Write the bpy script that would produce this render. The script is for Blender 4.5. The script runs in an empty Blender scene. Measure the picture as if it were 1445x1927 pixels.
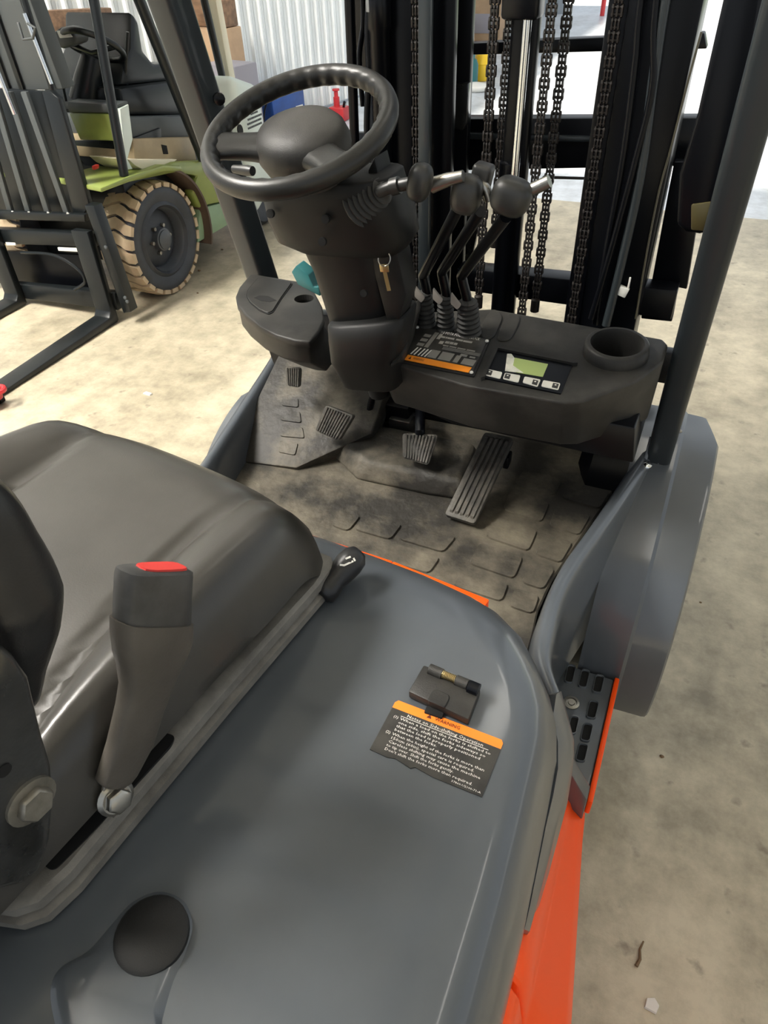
import bpy, bmesh, math, random
from mathutils import Vector, Matrix
random.seed(7)
SC = bpy.context.scene
COL = SC.collection
V = Vector

# ------------------------------------------------------------------ camera
F, CX, CY = 1336.0, 722.5, 963.5
CAM = V((0.53, 0.0, 1.60))
_p, _y, _r = math.radians(40.5), math.radians(25.0), math.radians(2.5)
FWD = V((-math.sin(_y)*math.cos(_p), math.cos(_y)*math.cos(_p), -math.sin(_p)))
_r0 = FWD.cross(V((0, 0, 1))).normalized()
_u0 = _r0.cross(FWD)
RGT = _r0*math.cos(_r) - _u0*math.sin(_r)
UPV = _u0*math.cos(_r) + _r0*math.sin(_r)
cam_data = bpy.data.cameras.new('camera')
cam = bpy.data.objects.new('camera', cam_data)
COL.objects.link(cam)
M3 = Matrix((RGT, UPV, -FWD)).transposed()
cam.matrix_world = Matrix.Translation(CAM) @ M3.to_4x4()
cam_data.sensor_fit = 'VERTICAL'
cam_data.sensor_height = 36.0
cam_data.lens = F/1927.0*36.0
cam_data.clip_start = 0.02
cam_data.clip_end = 300
SC.camera = cam

# ------------------------------------------------------------------ world, lights, exposure
world = bpy.data.worlds.new('world'); SC.world = world; world.use_nodes = True
bg = world.node_tree.nodes['Background']
bg.inputs['Color'].default_value = (0.86, 0.93, 1.0, 1)
bg.inputs['Strength'].default_value = 0.85
sun_d = bpy.data.lights.new('sun', 'SUN'); sun_d.energy = 8.0; sun_d.angle = math.radians(3); sun_d.color = (1.0, 0.93, 0.80)
sun = bpy.data.objects.new('sun', sun_d); COL.objects.link(sun)
sun.rotation_euler = V((-0.25, -0.25, 0.90)).to_track_quat('Z', 'Y').to_euler()   # high sun on the yard outside the doors
sun.location = (-4, -6, 8)
SC.view_settings.view_transform = 'Standard'; SC.view_settings.look = 'None'
SC.view_settings.gamma = 1.0; SC.view_settings.use_curve_mapping = False
SC.view_settings.exposure = 0.0

# ------------------------------------------------------------------ helpers
def P(px, py, x=None, y=None, z=None, plane=None):
    """photo pixel -> point on a plane of the place"""
    v = FWD + RGT*((px-CX)/F) - UPV*((py-CY)/F)
    if plane:
        pt, n = plane
        return CAM + v*((pt-CAM).dot(n)/v.dot(n))
    k, val = (0, x) if x is not None else (1, y) if y is not None else (2, z)
    return CAM + v*((val-CAM[k])/v[k])

def PL(pts, **k): return [P(a, b, **k) for a, b in pts]

MATS = {}
def mat(name, col, rough=0.5, metal=0.0, var=0.0, vscale=6.0, bump=0.0, bscale=60.0, coat=0.0, col2=None, spec=0.5, emit=0.0, detail=6.0, vcontrast=(0.35, 0.65), coatr=0.08, stretch=None):
    m = bpy.data.materials.new(name); m.use_nodes = True
    nt = m.node_tree; b = nt.nodes['Principled BSDF']
    b.inputs['Base Color'].default_value = (*col, 1)
    b.inputs['Roughness'].default_value = rough
    b.inputs['Metallic'].default_value = metal
    b.inputs['Specular IOR Level'].default_value = spec
    if coat:
        b.inputs['Coat Weight'].default_value = coat; b.inputs['Coat Roughness'].default_value = coatr
    if emit:
        b.inputs['Emission Color'].default_value = (*col, 1); b.inputs['Emission Strength'].default_value = emit
    if var or bump:
        tc = nt.nodes.new('ShaderNodeTexCoord')
        src = tc.outputs['Object']
        if stretch:
            mp = nt.nodes.new('ShaderNodeMapping'); mp.inputs['Scale'].default_value = stretch
            nt.links.new(src, mp.inputs['Vector']); src = mp.outputs['Vector']
    if var:
        n = nt.nodes.new('ShaderNodeTexNoise'); n.inputs['Scale'].default_value = vscale; n.inputs['Detail'].default_value = detail; n.inputs['Roughness'].default_value = 0.62
        nt.links.new(src, n.inputs['Vector'])
        r = nt.nodes.new('ShaderNodeValToRGB')
        r.color_ramp.elements[0].position, r.color_ramp.elements[1].position = vcontrast
        c2 = col2 if col2 else tuple(min(1, c*(1+var)) for c in col)
        c1 = col if col2 else tuple(c*(1-var) for c in col)
        r.color_ramp.elements[0].color = (*c1, 1); r.color_ramp.elements[1].color = (*c2, 1)
        nt.links.new(n.outputs['Fac'], r.inputs['Fac']); nt.links.new(r.outputs['Color'], b.inputs['Base Color'])
        rr = nt.nodes.new('ShaderNodeMapRange'); rr.inputs['To Min'].default_value = max(0, rough-0.08); rr.inputs['To Max'].default_value = min(1, rough+0.10)
        nt.links.new(n.outputs['Fac'], rr.inputs['Value']); nt.links.new(rr.outputs['Result'], b.inputs['Roughness'])
    if bump:
        n2 = nt.nodes.new('ShaderNodeTexNoise'); n2.inputs['Scale'].default_value = bscale; n2.inputs['Detail'].default_value = 4
        nt.links.new(src, n2.inputs['Vector'])
        bp = nt.nodes.new('ShaderNodeBump'); bp.inputs['Strength'].default_value = bump; bp.inputs['Distance'].default_value = 0.01
        nt.links.new(n2.outputs['Fac'], bp.inputs['Height']); nt.links.new(bp.outputs['Normal'], b.inputs['Normal'])
    MATS[name] = m
    return m

def new(name, bm, m, parent=None, label=None, cat=None, group=None, kind=None, smooth=40):
    """one mesh object; vertices are world coordinates"""
    if isinstance(bm, bpy.types.Mesh):
        me = bm
    else:
        bmesh.ops.recalc_face_normals(bm, faces=bm.faces)
        me = bpy.data.meshes.new(name); bm.to_mesh(me); bm.free()
        me.materials.append(MATS[m] if isinstance(m, str) else m)
        if smooth:
            for p in me.polygons: p.use_smooth = True
            me.set_sharp_from_angle(angle=math.radians(smooth))
    o = bpy.data.objects.new(name, me); COL.objects.link(o)
    if parent is not None:
        o.parent = parent
        if parent.type == 'EMPTY': o.matrix_parent_inverse = Matrix.Translation(-parent.location)
    tag(o, label, cat, group, kind)
    return o

def tag(o, label=None, cat=None, group=None, kind=None):
    if label: o['label'] = label
    if cat: o['category'] = cat
    if group: o['group'] = group
    if kind: o['kind'] = kind

def empty(name, loc, label, cat, group=None):
    o = bpy.data.objects.new(name, None); COL.objects.link(o); o.location = loc
    o.empty_display_size = 0.1
    tag(o, label, cat, group); return o

def add(bm, vs, fs):
    b = [bm.verts.new(v) for v in vs]
    for f in fs:
        try: bm.faces.new([b[i] for i in f])
        except ValueError: pass
    return b

def prism(top, bot, bm=None):
    bm = bm or bmesh.new(); n = len(top)
    add(bm, list(top)+list(bot), [list(range(n)), list(range(2*n-1, n-1, -1))] + [[i, n+i, n+(i+1) % n, (i+1) % n] for i in range(n)])
    return bm

def ext(pts, vec, bm=None):
    vec = V(vec); return prism([V(p) for p in pts], [V(p)+vec for p in pts], bm)

def box(c, s, rot=None, bm=None):
    bm = bm or bmesh.new(); c = V(c); R = rot or Matrix.Identity(3)
    vs = [c + R @ V((sx*s[0]/2, sy*s[1]/2, sz*s[2]/2)) for sx in (-1, 1) for sy in (-1, 1) for sz in (-1, 1)]
    add(bm, vs, [(0, 1, 3, 2), (4, 6, 7, 5), (0, 4, 5, 1), (2, 3, 7, 6), (0, 2, 6, 4), (1, 5, 7, 3)])
    return bm

def bar(a, b, w, h, up=(0, 0, 1), bm=None):
    """box from a to b; w across, h along up"""
    a, b = V(a), V(b); d = b-a; L = d.length; d.normalize()
    s = d.cross(V(up)).normalized(); u = s.cross(d)
    R = Matrix((s, d, u)).transposed()
    return box((a+b)/2, (w, L, h), R, bm)

def bevel(bm, off, seg=2, ang=30):
    bmesh.ops.recalc_face_normals(bm, faces=bm.faces)
    es = [e for e in bm.edges if len(e.link_faces) == 2 and e.calc_face_angle(0) > math.radians(ang)]
    bmesh.ops.bevel(bm, geom=es, offset=off, segments=seg, profile=0.5, affect='EDGES', clamp_overlap=True)
    return bm

def loft(rings, cap=True, closed=True, bm=None):
    bm = bm or bmesh.new(); n = len(rings[0])
    rows = [[bm.verts.new(v) for v in r] for r in rings]
    for a, b in zip(rows, rows[1:]):
        for i in range(n if closed else n-1):
            j = (i+1) % n
            try: bm.faces.new((a[i], a[j], b[j], b[i]))
            except ValueError: pass
    if cap and closed:
        bm.faces.new(rows[0][::-1]); bm.faces.new(rows[-1])
    return bm

def thick(bm, t):
    """give an open surface a real thickness"""
    bmesh.ops.recalc_face_normals(bm, faces=bm.faces)
    bmesh.ops.solidify(bm, geom=bm.faces[:], thickness=t)
    return bm

def frame(d):
    d = V(d).normalized(); a = V((0, 0, 1)) if abs(d.z) < 0.9 else V((1, 0, 0))
    s = d.cross(a).normalized(); return s, s.cross(d).normalized(), d

def spline(pts, n=8):
    """Catmull-Rom through the points"""
    pts = [V(p) for p in pts]; out = []
    for i in range(len(pts)-1):
        p0 = pts[max(0, i-1)]; p1 = pts[i]; p2 = pts[i+1]; p3 = pts[min(len(pts)-1, i+2)]
        for k in range(n):
            t = k/n
            out.append(0.5*((2*p1)+(p2-p0)*t+(2*p0-5*p1+4*p2-p3)*t*t+(3*p1-p0-3*p2+p3)*t**3))
    out.append(pts[-1]); return out

def tube(path, r, n=12, cap=True, closed=False, bm=None, sq=1.0):
    path = [V(p) for p in path]; m = len(path); rings = []
    rr = r if callable(r) else (lambda t: r)
    s = None
    for i, p in enumerate(path):
        if closed: d = path[(i+1) % m]-path[i-1]
        else: d = path[min(m-1, i+1)]-path[max(0, i-1)]
        d.normalize()
        if s is None: s, u, _ = frame(d)
        s = (s - d*s.dot(d)).normalized(); u = s.cross(d)
        q = rr(i/max(1, m-1))
        rings.append([p + s*(q*math.cos(2*math.pi*k/n)) + u*(q*sq*math.sin(2*math.pi*k/n)) for k in range(n)])
    if closed: rings.append(rings[0]); 
    bm = loft(rings, cap and not closed, True, bm)
    if closed: bmesh.ops.remove_doubles(bm, verts=bm.verts, dist=1e-6)
    return bm

def lathe(prof, o, axis=(0, 0, 1), n=24, bm=None, cap=True):
    s, u, d = frame(axis); o = V(o)
    return loft([[o + d*h + s*(r*math.cos(2*math.pi*k/n)) + u*(r*math.sin(2*math.pi*k/n)) for k in range(n)] for r, h in prof], cap, True, bm)

def grid(fn, nu, nv, bm=None):
    bm = bm or bmesh.new()
    g = [[bm.verts.new(fn(i/nu, j/nv)) for j in range(nv+1)] for i in range(nu+1)]
    for i in range(nu):
        for j in range(nv): bm.faces.new((g[i][j], g[i+1][j], g[i+1][j+1], g[i][j+1]))
    return bm

def ellipsoid(c, s, n=16, m=10, e=1.0, rot=None, bm=None):
    c = V(c); R = rot or Matrix.Identity(3); rings = []
    sg = lambda v: math.copysign(abs(v)**e, v)
    for j in range(m+1):
        a = -math.pi/2 + math.pi*min(max(j/m, 0.004), 0.996)
        rings.append([c + R @ V((s[0]*sg(math.cos(a))*sg(math.cos(2*math.pi*k/n)), s[1]*sg(math.cos(a))*sg(math.sin(2*math.pi*k/n)), s[2]*sg(math.sin(a)))) for k in range(n)])
    return loft(rings, True, True, bm)

def roundpoly(pts, r, seg=5):
    """round the corners of a 3D polygon"""
    out = []; n = len(pts); pts = [V(p) for p in pts]
    for i in range(n):
        p, a, b = pts[i], pts[i-1], pts[(i+1) % n]
        da, db = (a-p), (b-p); q = min(r, da.length*0.45, db.length*0.45)
        A, B = p+da.normalized()*q, p+db.normalized()*q
        for k in range(seg+1):
            t = k/seg; out.append(A*(1-t)**2 + p*2*t*(1-t) + B*t*t)
    return out

def text_bm(lines, o, ex, ey, lift=0.0006):
    """flat lettering; lines = (string, u, v, height, width or None) laid out on the plane o + u*ex + v*ey (metres)"""
    bm = bmesh.new(); ex, ey = V(ex).normalized(), V(ey).normalized(); nz = ex.cross(ey)
    for s, u, v, h, w in lines:
        c = bpy.data.curves.new('t', 'FONT'); c.body = s; c.size = 1.0; c.resolution_u = 1
        ob = bpy.data.objects.new('t', c); COL.objects.link(ob)
        dg = bpy.context.evaluated_depsgraph_get(); me = bpy.data.meshes.new_from_object(ob.evaluated_get(dg))
        xs = [p.co.x for p in me.vertices]
        k = h/0.72; kx = (w/(max(xs)-min(xs))) if (w and xs) else k
        off = [bm.verts.new(V(o) + ex*(u+p.co.x*kx) + ey*(v+p.co.y*k) + nz*lift) for p in me.vertices]
        for p in me.polygons:
            try: bm.faces.new([off[i] for i in p.vertices])
            except ValueError: pass
        bpy.data.objects.remove(ob); bpy.data.curves.remove(c); bpy.data.meshes.remove(me)
    return bm

def cut(ob, bm):
    """cut a real opening into a part"""
    bmesh.ops.recalc_face_normals(bm, faces=bm.faces)
    me = bpy.data.meshes.new('cutter'); bm.to_mesh(me); bm.free()
    c = bpy.data.objects.new('cutter', me); COL.objects.link(c)
    md = ob.modifiers.new('cut', 'BOOLEAN'); md.object = c; md.operation = 'DIFFERENCE'; md.solver = 'EXACT'
    bpy.context.view_layer.update()
    dg = bpy.context.evaluated_depsgraph_get(); nm = bpy.data.meshes.new_from_object(ob.evaluated_get(dg))
    ob.modifiers.clear(); ob.data = nm
    bpy.data.objects.remove(c); bpy.data.meshes.remove(me)

def ring_hex(o, axis, r, h, bm=None):
    return bevel(lathe([(r, 0), (r, h)], o, axis, 6, bm), r*0.12, 1)

# ------------------------------------------------------------------ materials
mat('hood_grey', (0.071, 0.080, 0.091), 0.36, var=0.12, vscale=3.0, coat=0.6, coatr=0.10)
mat('guard_grey', (0.024, 0.030, 0.034), 0.40, spec=0.35, coat=0.2, coatr=0.12)
mat('orange', (1.0, 0.082, 0.003), 0.45, coat=0.18, coatr=0.05, spec=0.2)
mat('black_plastic', (0.014, 0.014, 0.014), 0.50, spec=0.3, var=0.35, vscale=5, bump=0.10, bscale=900)
mat('column_black', (0.0085, 0.0085, 0.0085), 0.50, spec=0.28, bump=0.06, bscale=900)
mat('dusty_plastic', (0.015, 0.0145, 0.0135), 0.48, spec=0.32, var=0.3, vscale=6, bump=0.10, bscale=700, col2=(0.066, 0.062, 0.055), vcontrast=(0.45, 0.8))
mat('wheel_rubber', (0.016, 0.0155, 0.014), 0.36, spec=0.4, bump=0.05, bscale=500)
mat('gloss_black', (0.003, 0.0035, 0.005), 0.30, spec=0.22)
mat('chain_steel', (0.022, 0.018, 0.016), 0.45, metal=0.3, var=0.4, vscale=40)
mat('vinyl', (0.026, 0.024, 0.020), 0.30, spec=0.5, var=0.25, vscale=3, bump=0.03, bscale=500, col2=(0.052, 0.048, 0.042))
mat('seat_black', (0.012, 0.012, 0.013), 0.38, bump=0.05, bscale=400)
mat('seat_metal', (0.022, 0.022, 0.021), 0.28, metal=0.0, var=0.3, vscale=9, bump=0.35, bscale=22, coat=0.8, coatr=0.08)
mat('base_plastic', (0.16, 0.15, 0.133), 0.5, var=0.25, vscale=30, bump=0.15, bscale=900)
mat('mat_rubber', (0.018, 0.016, 0.0125), 0.62, var=0.5, vscale=7, bump=0.35, bscale=45, col2=(0.19, 0.165, 0.12), vcontrast=(0.43, 0.80), detail=9)
mat('pad_rubber', (0.028, 0.026, 0.022), 0.6, var=0.4, vscale=30, col2=(0.085, 0.077, 0.062), bump=0.2, bscale=200)
mat('buckle_plastic', (0.055, 0.054, 0.052), 0.5, var=0.3, vscale=25)
mat('sleeve_rubber', (0.082, 0.072, 0.060), 0.55, var=0.2, vscale=12, bump=0.06, bscale=300)
mat('boot_rubber', (0.028, 0.027, 0.025), 0.6, var=0.4, vscale=18)
mat('knob', (0.018, 0.018, 0.017), 0.40, var=0.4, vscale=20, col2=(0.06, 0.055, 0.05), vcontrast=(0.5, 0.9))
mat('chrome', (0.75, 0.77, 0.78), 0.16, metal=1.0)
mat('steel', (0.36, 0.345, 0.31), 0.30, metal=1.0, var=0.2, vscale=30)
mat('dull_steel', (0.30, 0.28, 0.24), 0.45, metal=0.8, var=0.3, vscale=25)
mat('brass', (0.52, 0.40, 0.20), 0.35, metal=1.0)
mat('red_plastic', (0.62, 0.035, 0.03), 0.4)
mat('teal_paint', (0.015, 0.125, 0.130), 0.45)
mat('lcd', (0.40, 0.50, 0.17), 0.35)
mat('lcd_scuff', (0.70, 0.69, 0.60), 0.5, var=0.2, vscale=60)
mat('button_white', (0.72, 0.70, 0.63), 0.45)
mat('decal_black', (0.020, 0.019, 0.018), 0.36, var=0.4, vscale=30, col2=(0.045, 0.042, 0.036))
mat('decal_orange', (0.93, 0.22, 0.02), 0.36)
mat('decal_amber', (0.95, 0.30, 0.02), 0.36)
mat('decal_white', (0.80, 0.78, 0.72), 0.5)
mat('decal_grey', (0.24, 0.23, 0.21), 0.5)
mat('decal_ink', (0.10, 0.015, 0.005), 0.5)
mat('hole', (0.003, 0.003, 0.003), 0.9)
mat('lamp_amber', (0.09, 0.075, 0.03), 0.3)
mat('cable_tan', (0.06, 0.055, 0.035), 0.4)
mat('boot_worn', (0.30, 0.27, 0.24), 0.7)
mat('zip_white', (0.72, 0.71, 0.66), 0.45)
# ------------------------------------------------------------------ setting: floor, walls, outside ground
def concrete(name, c_lo, c_hi, rough, stain):
    m = bpy.data.materials.new(name); m.use_nodes = True; nt = m.node_tree; b = nt.nodes['Principled BSDF']
    N = nt.nodes.new; L = nt.links.new
    tc = N('ShaderNodeTexCoord')
    n1 = N('ShaderNodeTexNoise'); n1.inputs['Scale'].default_value = 1.3; n1.inputs['Detail'].default_value = 9; n1.inputs['Roughness'].default_value = 0.68
    n2 = N('ShaderNodeTexNoise'); n2.inputs['Scale'].default_value = 9.0; n2.inputs['Detail'].default_value = 8; n2.inputs['Roughness'].default_value = 0.7
    mp = N('ShaderNodeMapping'); mp.inputs['Rotation'].default_value = (0, 0, math.radians(-12)); mp.inputs['Scale'].default_value = (1.6, 0.22, 1)
    n3 = N('ShaderNodeTexNoise'); n3.inputs['Scale'].default_value = 2.4; n3.inputs['Detail'].default_value = 5
    L(tc.outputs['Object'], n1.inputs['Vector']); L(tc.outputs['Object'], n2.inputs['Vector']); L(tc.outputs['Object'], mp.inputs['Vector']); L(mp.outputs['Vector'], n3.inputs['Vector'])
    a = N('ShaderNodeMath'); a.operation = 'MULTIPLY_ADD'; a.inputs[1].default_value = 0.45
    L(n2.outputs['Fac'], a.inputs[0]); 
    a2 = N('ShaderNodeMath'); a2.operation = 'MULTIPLY_ADD'; a2.inputs[1].default_value = 0.45; L(n1.outputs['Fac'], a2.inputs[0])
    a3 = N('ShaderNodeMath'); a3.operation = 'MULTIPLY'; a3.inputs[1].default_value = 0.30; L(n3.outputs['Fac'], a3.inputs[0])
    L(a3.outputs[0], a2.inputs[2]); L(a2.outputs[0], a.inputs[2])
    r = N('ShaderNodeValToRGB'); e = r.color_ramp.elements
    e[0].position = 0.47; e[0].color = (*c_lo, 1); e[1].position = 0.70; e[1].color = (*c_hi, 1)
    L(a.outputs[0], r.inputs['Fac'])
    # dark specks and rusty spots
    n4 = N('ShaderNodeTexNoise'); n4.inputs['Scale'].default_value = 16; n4.inputs['Detail'].default_value = 6
    L(tc.outputs['Object'], n4.inputs['Vector'])
    r4 = N('ShaderNodeValToRGB'); r4.color_ramp.elements[0].position = 0.64; r4.color_ramp.elements[1].position = 0.74
    r4.color_ramp.elements[0].color = (0, 0, 0, 1); r4.color_ramp.elements[1].color = (stain, stain, stain, 1)
    L(n4.outputs['Fac'], r4.inputs['Fac'])
    mx = N('ShaderNodeMixRGB'); mx.inputs['Color2'].default_value = (0.13, 0.10, 0.075, 1)
    L(r4.outputs['Color'], mx.inputs['Fac']); L(r.outputs['Color'], mx.inputs['Color1']); L(mx.outputs['Color'], b.inputs['Base Color'])
    b.inputs['Roughness'].default_value = rough
    bp = N('ShaderNodeBump'); bp.inputs['Strength'].default_value = 0.25; bp.inputs['Distance'].default_value = 0.01
    L(n2.outputs['Fac'], bp.inputs['Height']); L(bp.outputs['Normal'], b.inputs['Normal'])
    MATS[name] = m
concrete('concrete', (0.23, 0.20, 0.14), (0.57, 0.505, 0.37), 0.30, 0.6)
concrete('apron_sky_tint', (0.46, 0.48, 0.50), (0.74, 0.78, 0.83), 0.35, 0.25)  # bluish white of sky glare painted into the yard slab's colour
mat('sheet_white', (0.86, 0.88, 0.87), 0.45, var=0.04, vscale=2)
mat('sheet_grey', (0.33, 0.37, 0.41), 0.5)
mat('ceiling_white', (0.62, 0.63, 0.62), 0.7)
mat('wood', (0.20, 0.115, 0.065), 0.6, var=0.3, vscale=4, stretch=(1, 8, 8))
mat('card', (0.46, 0.31, 0.19), 0.75, var=0.12, vscale=5)
mat('grass', (0.16, 0.27, 0.05), 0.9, var=0.4, vscale=3)

new('floor', box((0, -2.4, -0.05), (24, 15.2, 0.1)), 'concrete', kind='structure', label='stained beige concrete floor of the workshop', smooth=0)
new('floor', box((-7.6, 10.35, -0.05), (8.8, 10.3, 0.1)), 'concrete', kind='structure', label='concrete floor of the far bay behind the mast', smooth=0)
new('ground', box((6, 45.2, -0.052), (120, 80, 0.1)), 'apron_sky_tint', kind='structure', label='concrete yard outside the open door with sky glare in its pale colour', smooth=0)
new('lawn', box((0, 44, -0.01), (70, 46, 0.06)), 'grass', kind='structure', label='green lawn beyond the bright yard', smooth=0)

# ribbed steel wall beside the green forklift
WD = V((0.208, 0.978, 0)); WN = V((0.978, -0.208, 0)); W0 = V((-3.25, 7.2, 0))
WPL = (W0, WN)
def ribs(o, d, n, t0, t1, h, pitch, dep, name, m, lab):
    bm = bmesh.new(); prof = []; t = t0
    while t < t1:
        for f, dd in ((0.0, 0), (0.10, 0), (0.16, dep), (0.30, dep), (0.36, 0), (0.52, 0), (0.54, dep*0.25), (0.58, dep*0.25), (0.60, 0), (0.76, 0), (0.78, dep*0.25), (0.82, dep*0.25), (0.84, 0)):
            prof.append(o + d*(t+f*pitch) + n*dd)
        t += pitch
    prof.append(o + d*t)
    back = [p - n*(p-o).dot(n) - n*0.03 for p in prof]
    lo = [[p, V((p.x, p.y, h))] for p in prof]
    for i in range(len(prof)-1):
        add(bm, [prof[i], prof[i+1], V((prof[i+1].x, prof[i+1].y, h)), V((prof[i].x, prof[i].y, h))], [(0, 1, 2, 3)])
    bmesh.ops.remove_doubles(bm, verts=bm.verts, dist=1e-5)
    return new(name, bm, m, kind='structure', label=lab, smooth=0)
ribs(W0, WD, WN, -5.0, 1.6, 4.6, 0.125, 0.030, 'wall_left', 'sheet_white', 'white ribbed steel sheet wall behind the green forklift')
new('trim_1', bar(W0+WD*(-2.2)+WN*0.035+V((0, 0, 0.09)), W0+WD*1.5+WN*0.035+V((0, 0, 0.09)), 0.02, 0.018), 'sheet_grey', kind='structure', label='grey base rail along the foot of the ribbed wall')
ribs(V((-9.0, 15.5, 0)), V((1, 0, 0)), V((0, -1, 0)), 0, 6.1, 4.6, 0.30, 0.03, 'wall_front', 'sheet_grey', 'grey sheet wall far behind the mast, left of the open door')
new('ceiling', box((0, 0.75, 5.05), (24, 7.5, 0.1)), 'ceiling_white', kind='structure', label='white ceiling of the workshop', smooth=0)
new('ceiling', box((-7.6, 10.0, 5.05), (8.8, 11.0, 0.1)), 'ceiling_white', kind='structure', label='white ceiling of the far bay', smooth=0)
mat('roof_light', (1.0, 0.96, 0.89), 0.5, emit=84.0)
new('window_1', bevel(box((-3.3, -0.4, 4.985), (1.3, 2.6, 0.03)), .005), 'roof_light', kind='structure', label='bright translucent roof light in the ceiling')
# strip lights added out of view for overhead light and hood reflections
mat('lamp_face', (1.0, 0.96, 0.88), 0.5, emit=7.0)
for x, y, where in ((0.9, -1.5, 'behind the grey forklift seat'), (-2.6, 2.9, 'above the green forklift'), (2.6, 1.6, 'above the empty floor beside the step'), (0.6, 3.6, 'nearest the open yard door')):
    o = empty('added_strip_light', (x, y, 4.90), 'added white strip light under the ceiling '+where, 'light', 'added strip lights under the ceiling')
    new('housing', bevel(box((x, y, 4.95), (0.34, 1.9, 0.08)), 0.01), 'sheet_white', o)
    new('diffuser', bevel(box((x, y, 4.90), (0.28, 1.82, 0.04)), 0.008), 'lamp_face', o)
# ------------------------------------------------------------------ the grey and orange forklift: body, hood, floor
XC = 0.06
FL = empty('forklift', (XC, 0.9, 0), 'dark grey and orange forklift with black seat and steering wheel', 'forklift')

# chassis under everything
new('chassis', bevel(prism([V((-0.36, 1.40, 0.60)), V((0.40, 1.40, 0.60)), V((0.40, -0.75, 0.60)), V((-0.36, -0.75, 0.60))],
                           [V((-0.34, 1.40, 0.16)), V((0.40, 1.40, 0.16)), V((0.40, -0.75, 0.16)), V((-0.34, -0.75, 0.16))]), 0.01), 'gloss_black', FL)

LOW = [(.06, .675), (.14, .672), (.218, .665), (.30, .655), (.372, .64), (.406, .628), (.445, .60), (.473, .563), (.495, .53), (.51, .497), (.518, .462), (.521, .42), (.525, .35), (.529, .278), (.533, .1), (.535, -.2), (.535, -.62)]
TOP = [(.06, .575), (.13, .574), (.20, .57), (.27, .564), (.335, .553), (.375, .540), (.405, .52), (.43, .495), (.448, .47), (.46, .445), (.468, .415), (.472, .385), (.475, .33), (.477, .26), (.478, .1), (.478, -.2), (.478, -.57)]
def mirror(l): return [(2*XC-x, y) for x, y in l[::-1]][0:-1] if False else [(2*XC-x, y) for x, y in reversed(l[1:])]
LOWF = LOW + mirror(LOW); TOPF = TOP + mirror(TOP)
rings = [[V((x, y, 0.80)) for x, y in LOWF]]
for k in range(9):
    a = math.radians(90*k/8); c, s = 1-math.cos(a), math.sin(a)
    rings.append([V((lx+(tx-lx)*c, ly+(ty-ly)*c, 0.835+0.110*s)) for (lx, ly), (tx, ty) in zip(LOWF, TOPF)])
bm = loft(rings)
hood = new('hood', bm, 'hood_grey', FL, smooth=60)
# raised boss with the black cap
zb = 0.945
cap_c = P(285, 1758, z=zb+0.0068)
bo = PL([(120, 1990), (95, 1880), (110, 1825), (165, 1790), (210, 1740), (250, 1697), (300, 1678), (345, 1695), (362, 1740), (350, 1790), (325, 1850), (305, 1920), (290, 1990)], z=zb)
bo = spline(bo + [bo[0]], 5)[:-1]
cen = sum(bo, V())/len(bo)
bi = [p + (cen-p).normalized()*0.014 for p in bo]
new('boss', loft([bo, [p*0.7+q*0.3+V((0, 0, .003)) for p, q in zip(bo, bi)], [p*0.3+q*0.7+V((0, 0, .0055)) for p, q in zip(bo, bi)], [q+V((0, 0, .0065)) for q in bi]]), 'hood_grey', hood, smooth=60)
new('cap', lathe([(.031, -.004), (.031, .001), (.028, .003), (.012, .0045), (.001, .005)], cap_c, (0, 0, 1), 32), 'black_plastic', hood, label='round black rubber cap')

# rear body behind the hood edge and the counterweight, out of the picture
new('counterweight', bevel(prism([V((-.44, -.60, .93)), V((.56, -.60, .93)), V((.56, -1.15, .93)), V((-.44, -1.15, .93))], [V((-.50, -.60, .14)), V((.62, -.60, .14)), V((.58, -1.10, .20)), V((-.46, -1.10, .20))]), 0.05, 3), 'hood_grey', FL)

# orange side panels: front one and the next one behind the seam (both sides)
def side_panel(y0, y1, sgn, name):
    rings = []
    n = 10
    for i in range(n+1):
        y = y0+(y1-y0)*i/n
        t = max(0.0, min(1.0, (0.72-y)/0.5)); low = 0.578+0.04*t
        q = max(0.0, min(1.0, (y-.27)/.43)); k = 1-.80*q      # the panel drops towards the step
        prof = [(.46, .26+(.575)*k), (.527, .26+.573*k), (.540, .26+.55*k), (.550, .26+.48*k), (.556, .26+.40*k), (low-.012, .26+.34*k), (low, .26+.29*k), (low+.004, .26+.16*k), (low, .26), (low-.05, .22), (.46, .22), (.45, .24)]
        rings.append([V((XC+sgn*(x-XC), y, z)) for x, z in prof])
    return new(name, bevel(loft(rings), 0.004, 1, 60), 'orange', FL, smooth=50)
for sg in (1, -1):
    side_panel(0.715, 0.243, sg, 'side_panel')
    side_panel(0.237, -0.60, sg, 'side_panel')

# thin orange edge showing in front of the hood
a, b = P(725, 1091, z=.84), P(905, 1170, z=.84)
m0, m1 = V((XC-.01, .690, a.z)), V((2*XC-b.x, b.y+.018, a.z))
for p, q in ((a+V((0, .016, 0)), b+V((0, .020, 0))), (a+V((0, .016, 0)), m0), (m0, m1)): new('frame_edge', bevel(bar(p-V((0, -.001, .011)), q-V((0, -.001, .011)), .022, .05), .002), 'orange', FL)

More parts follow.
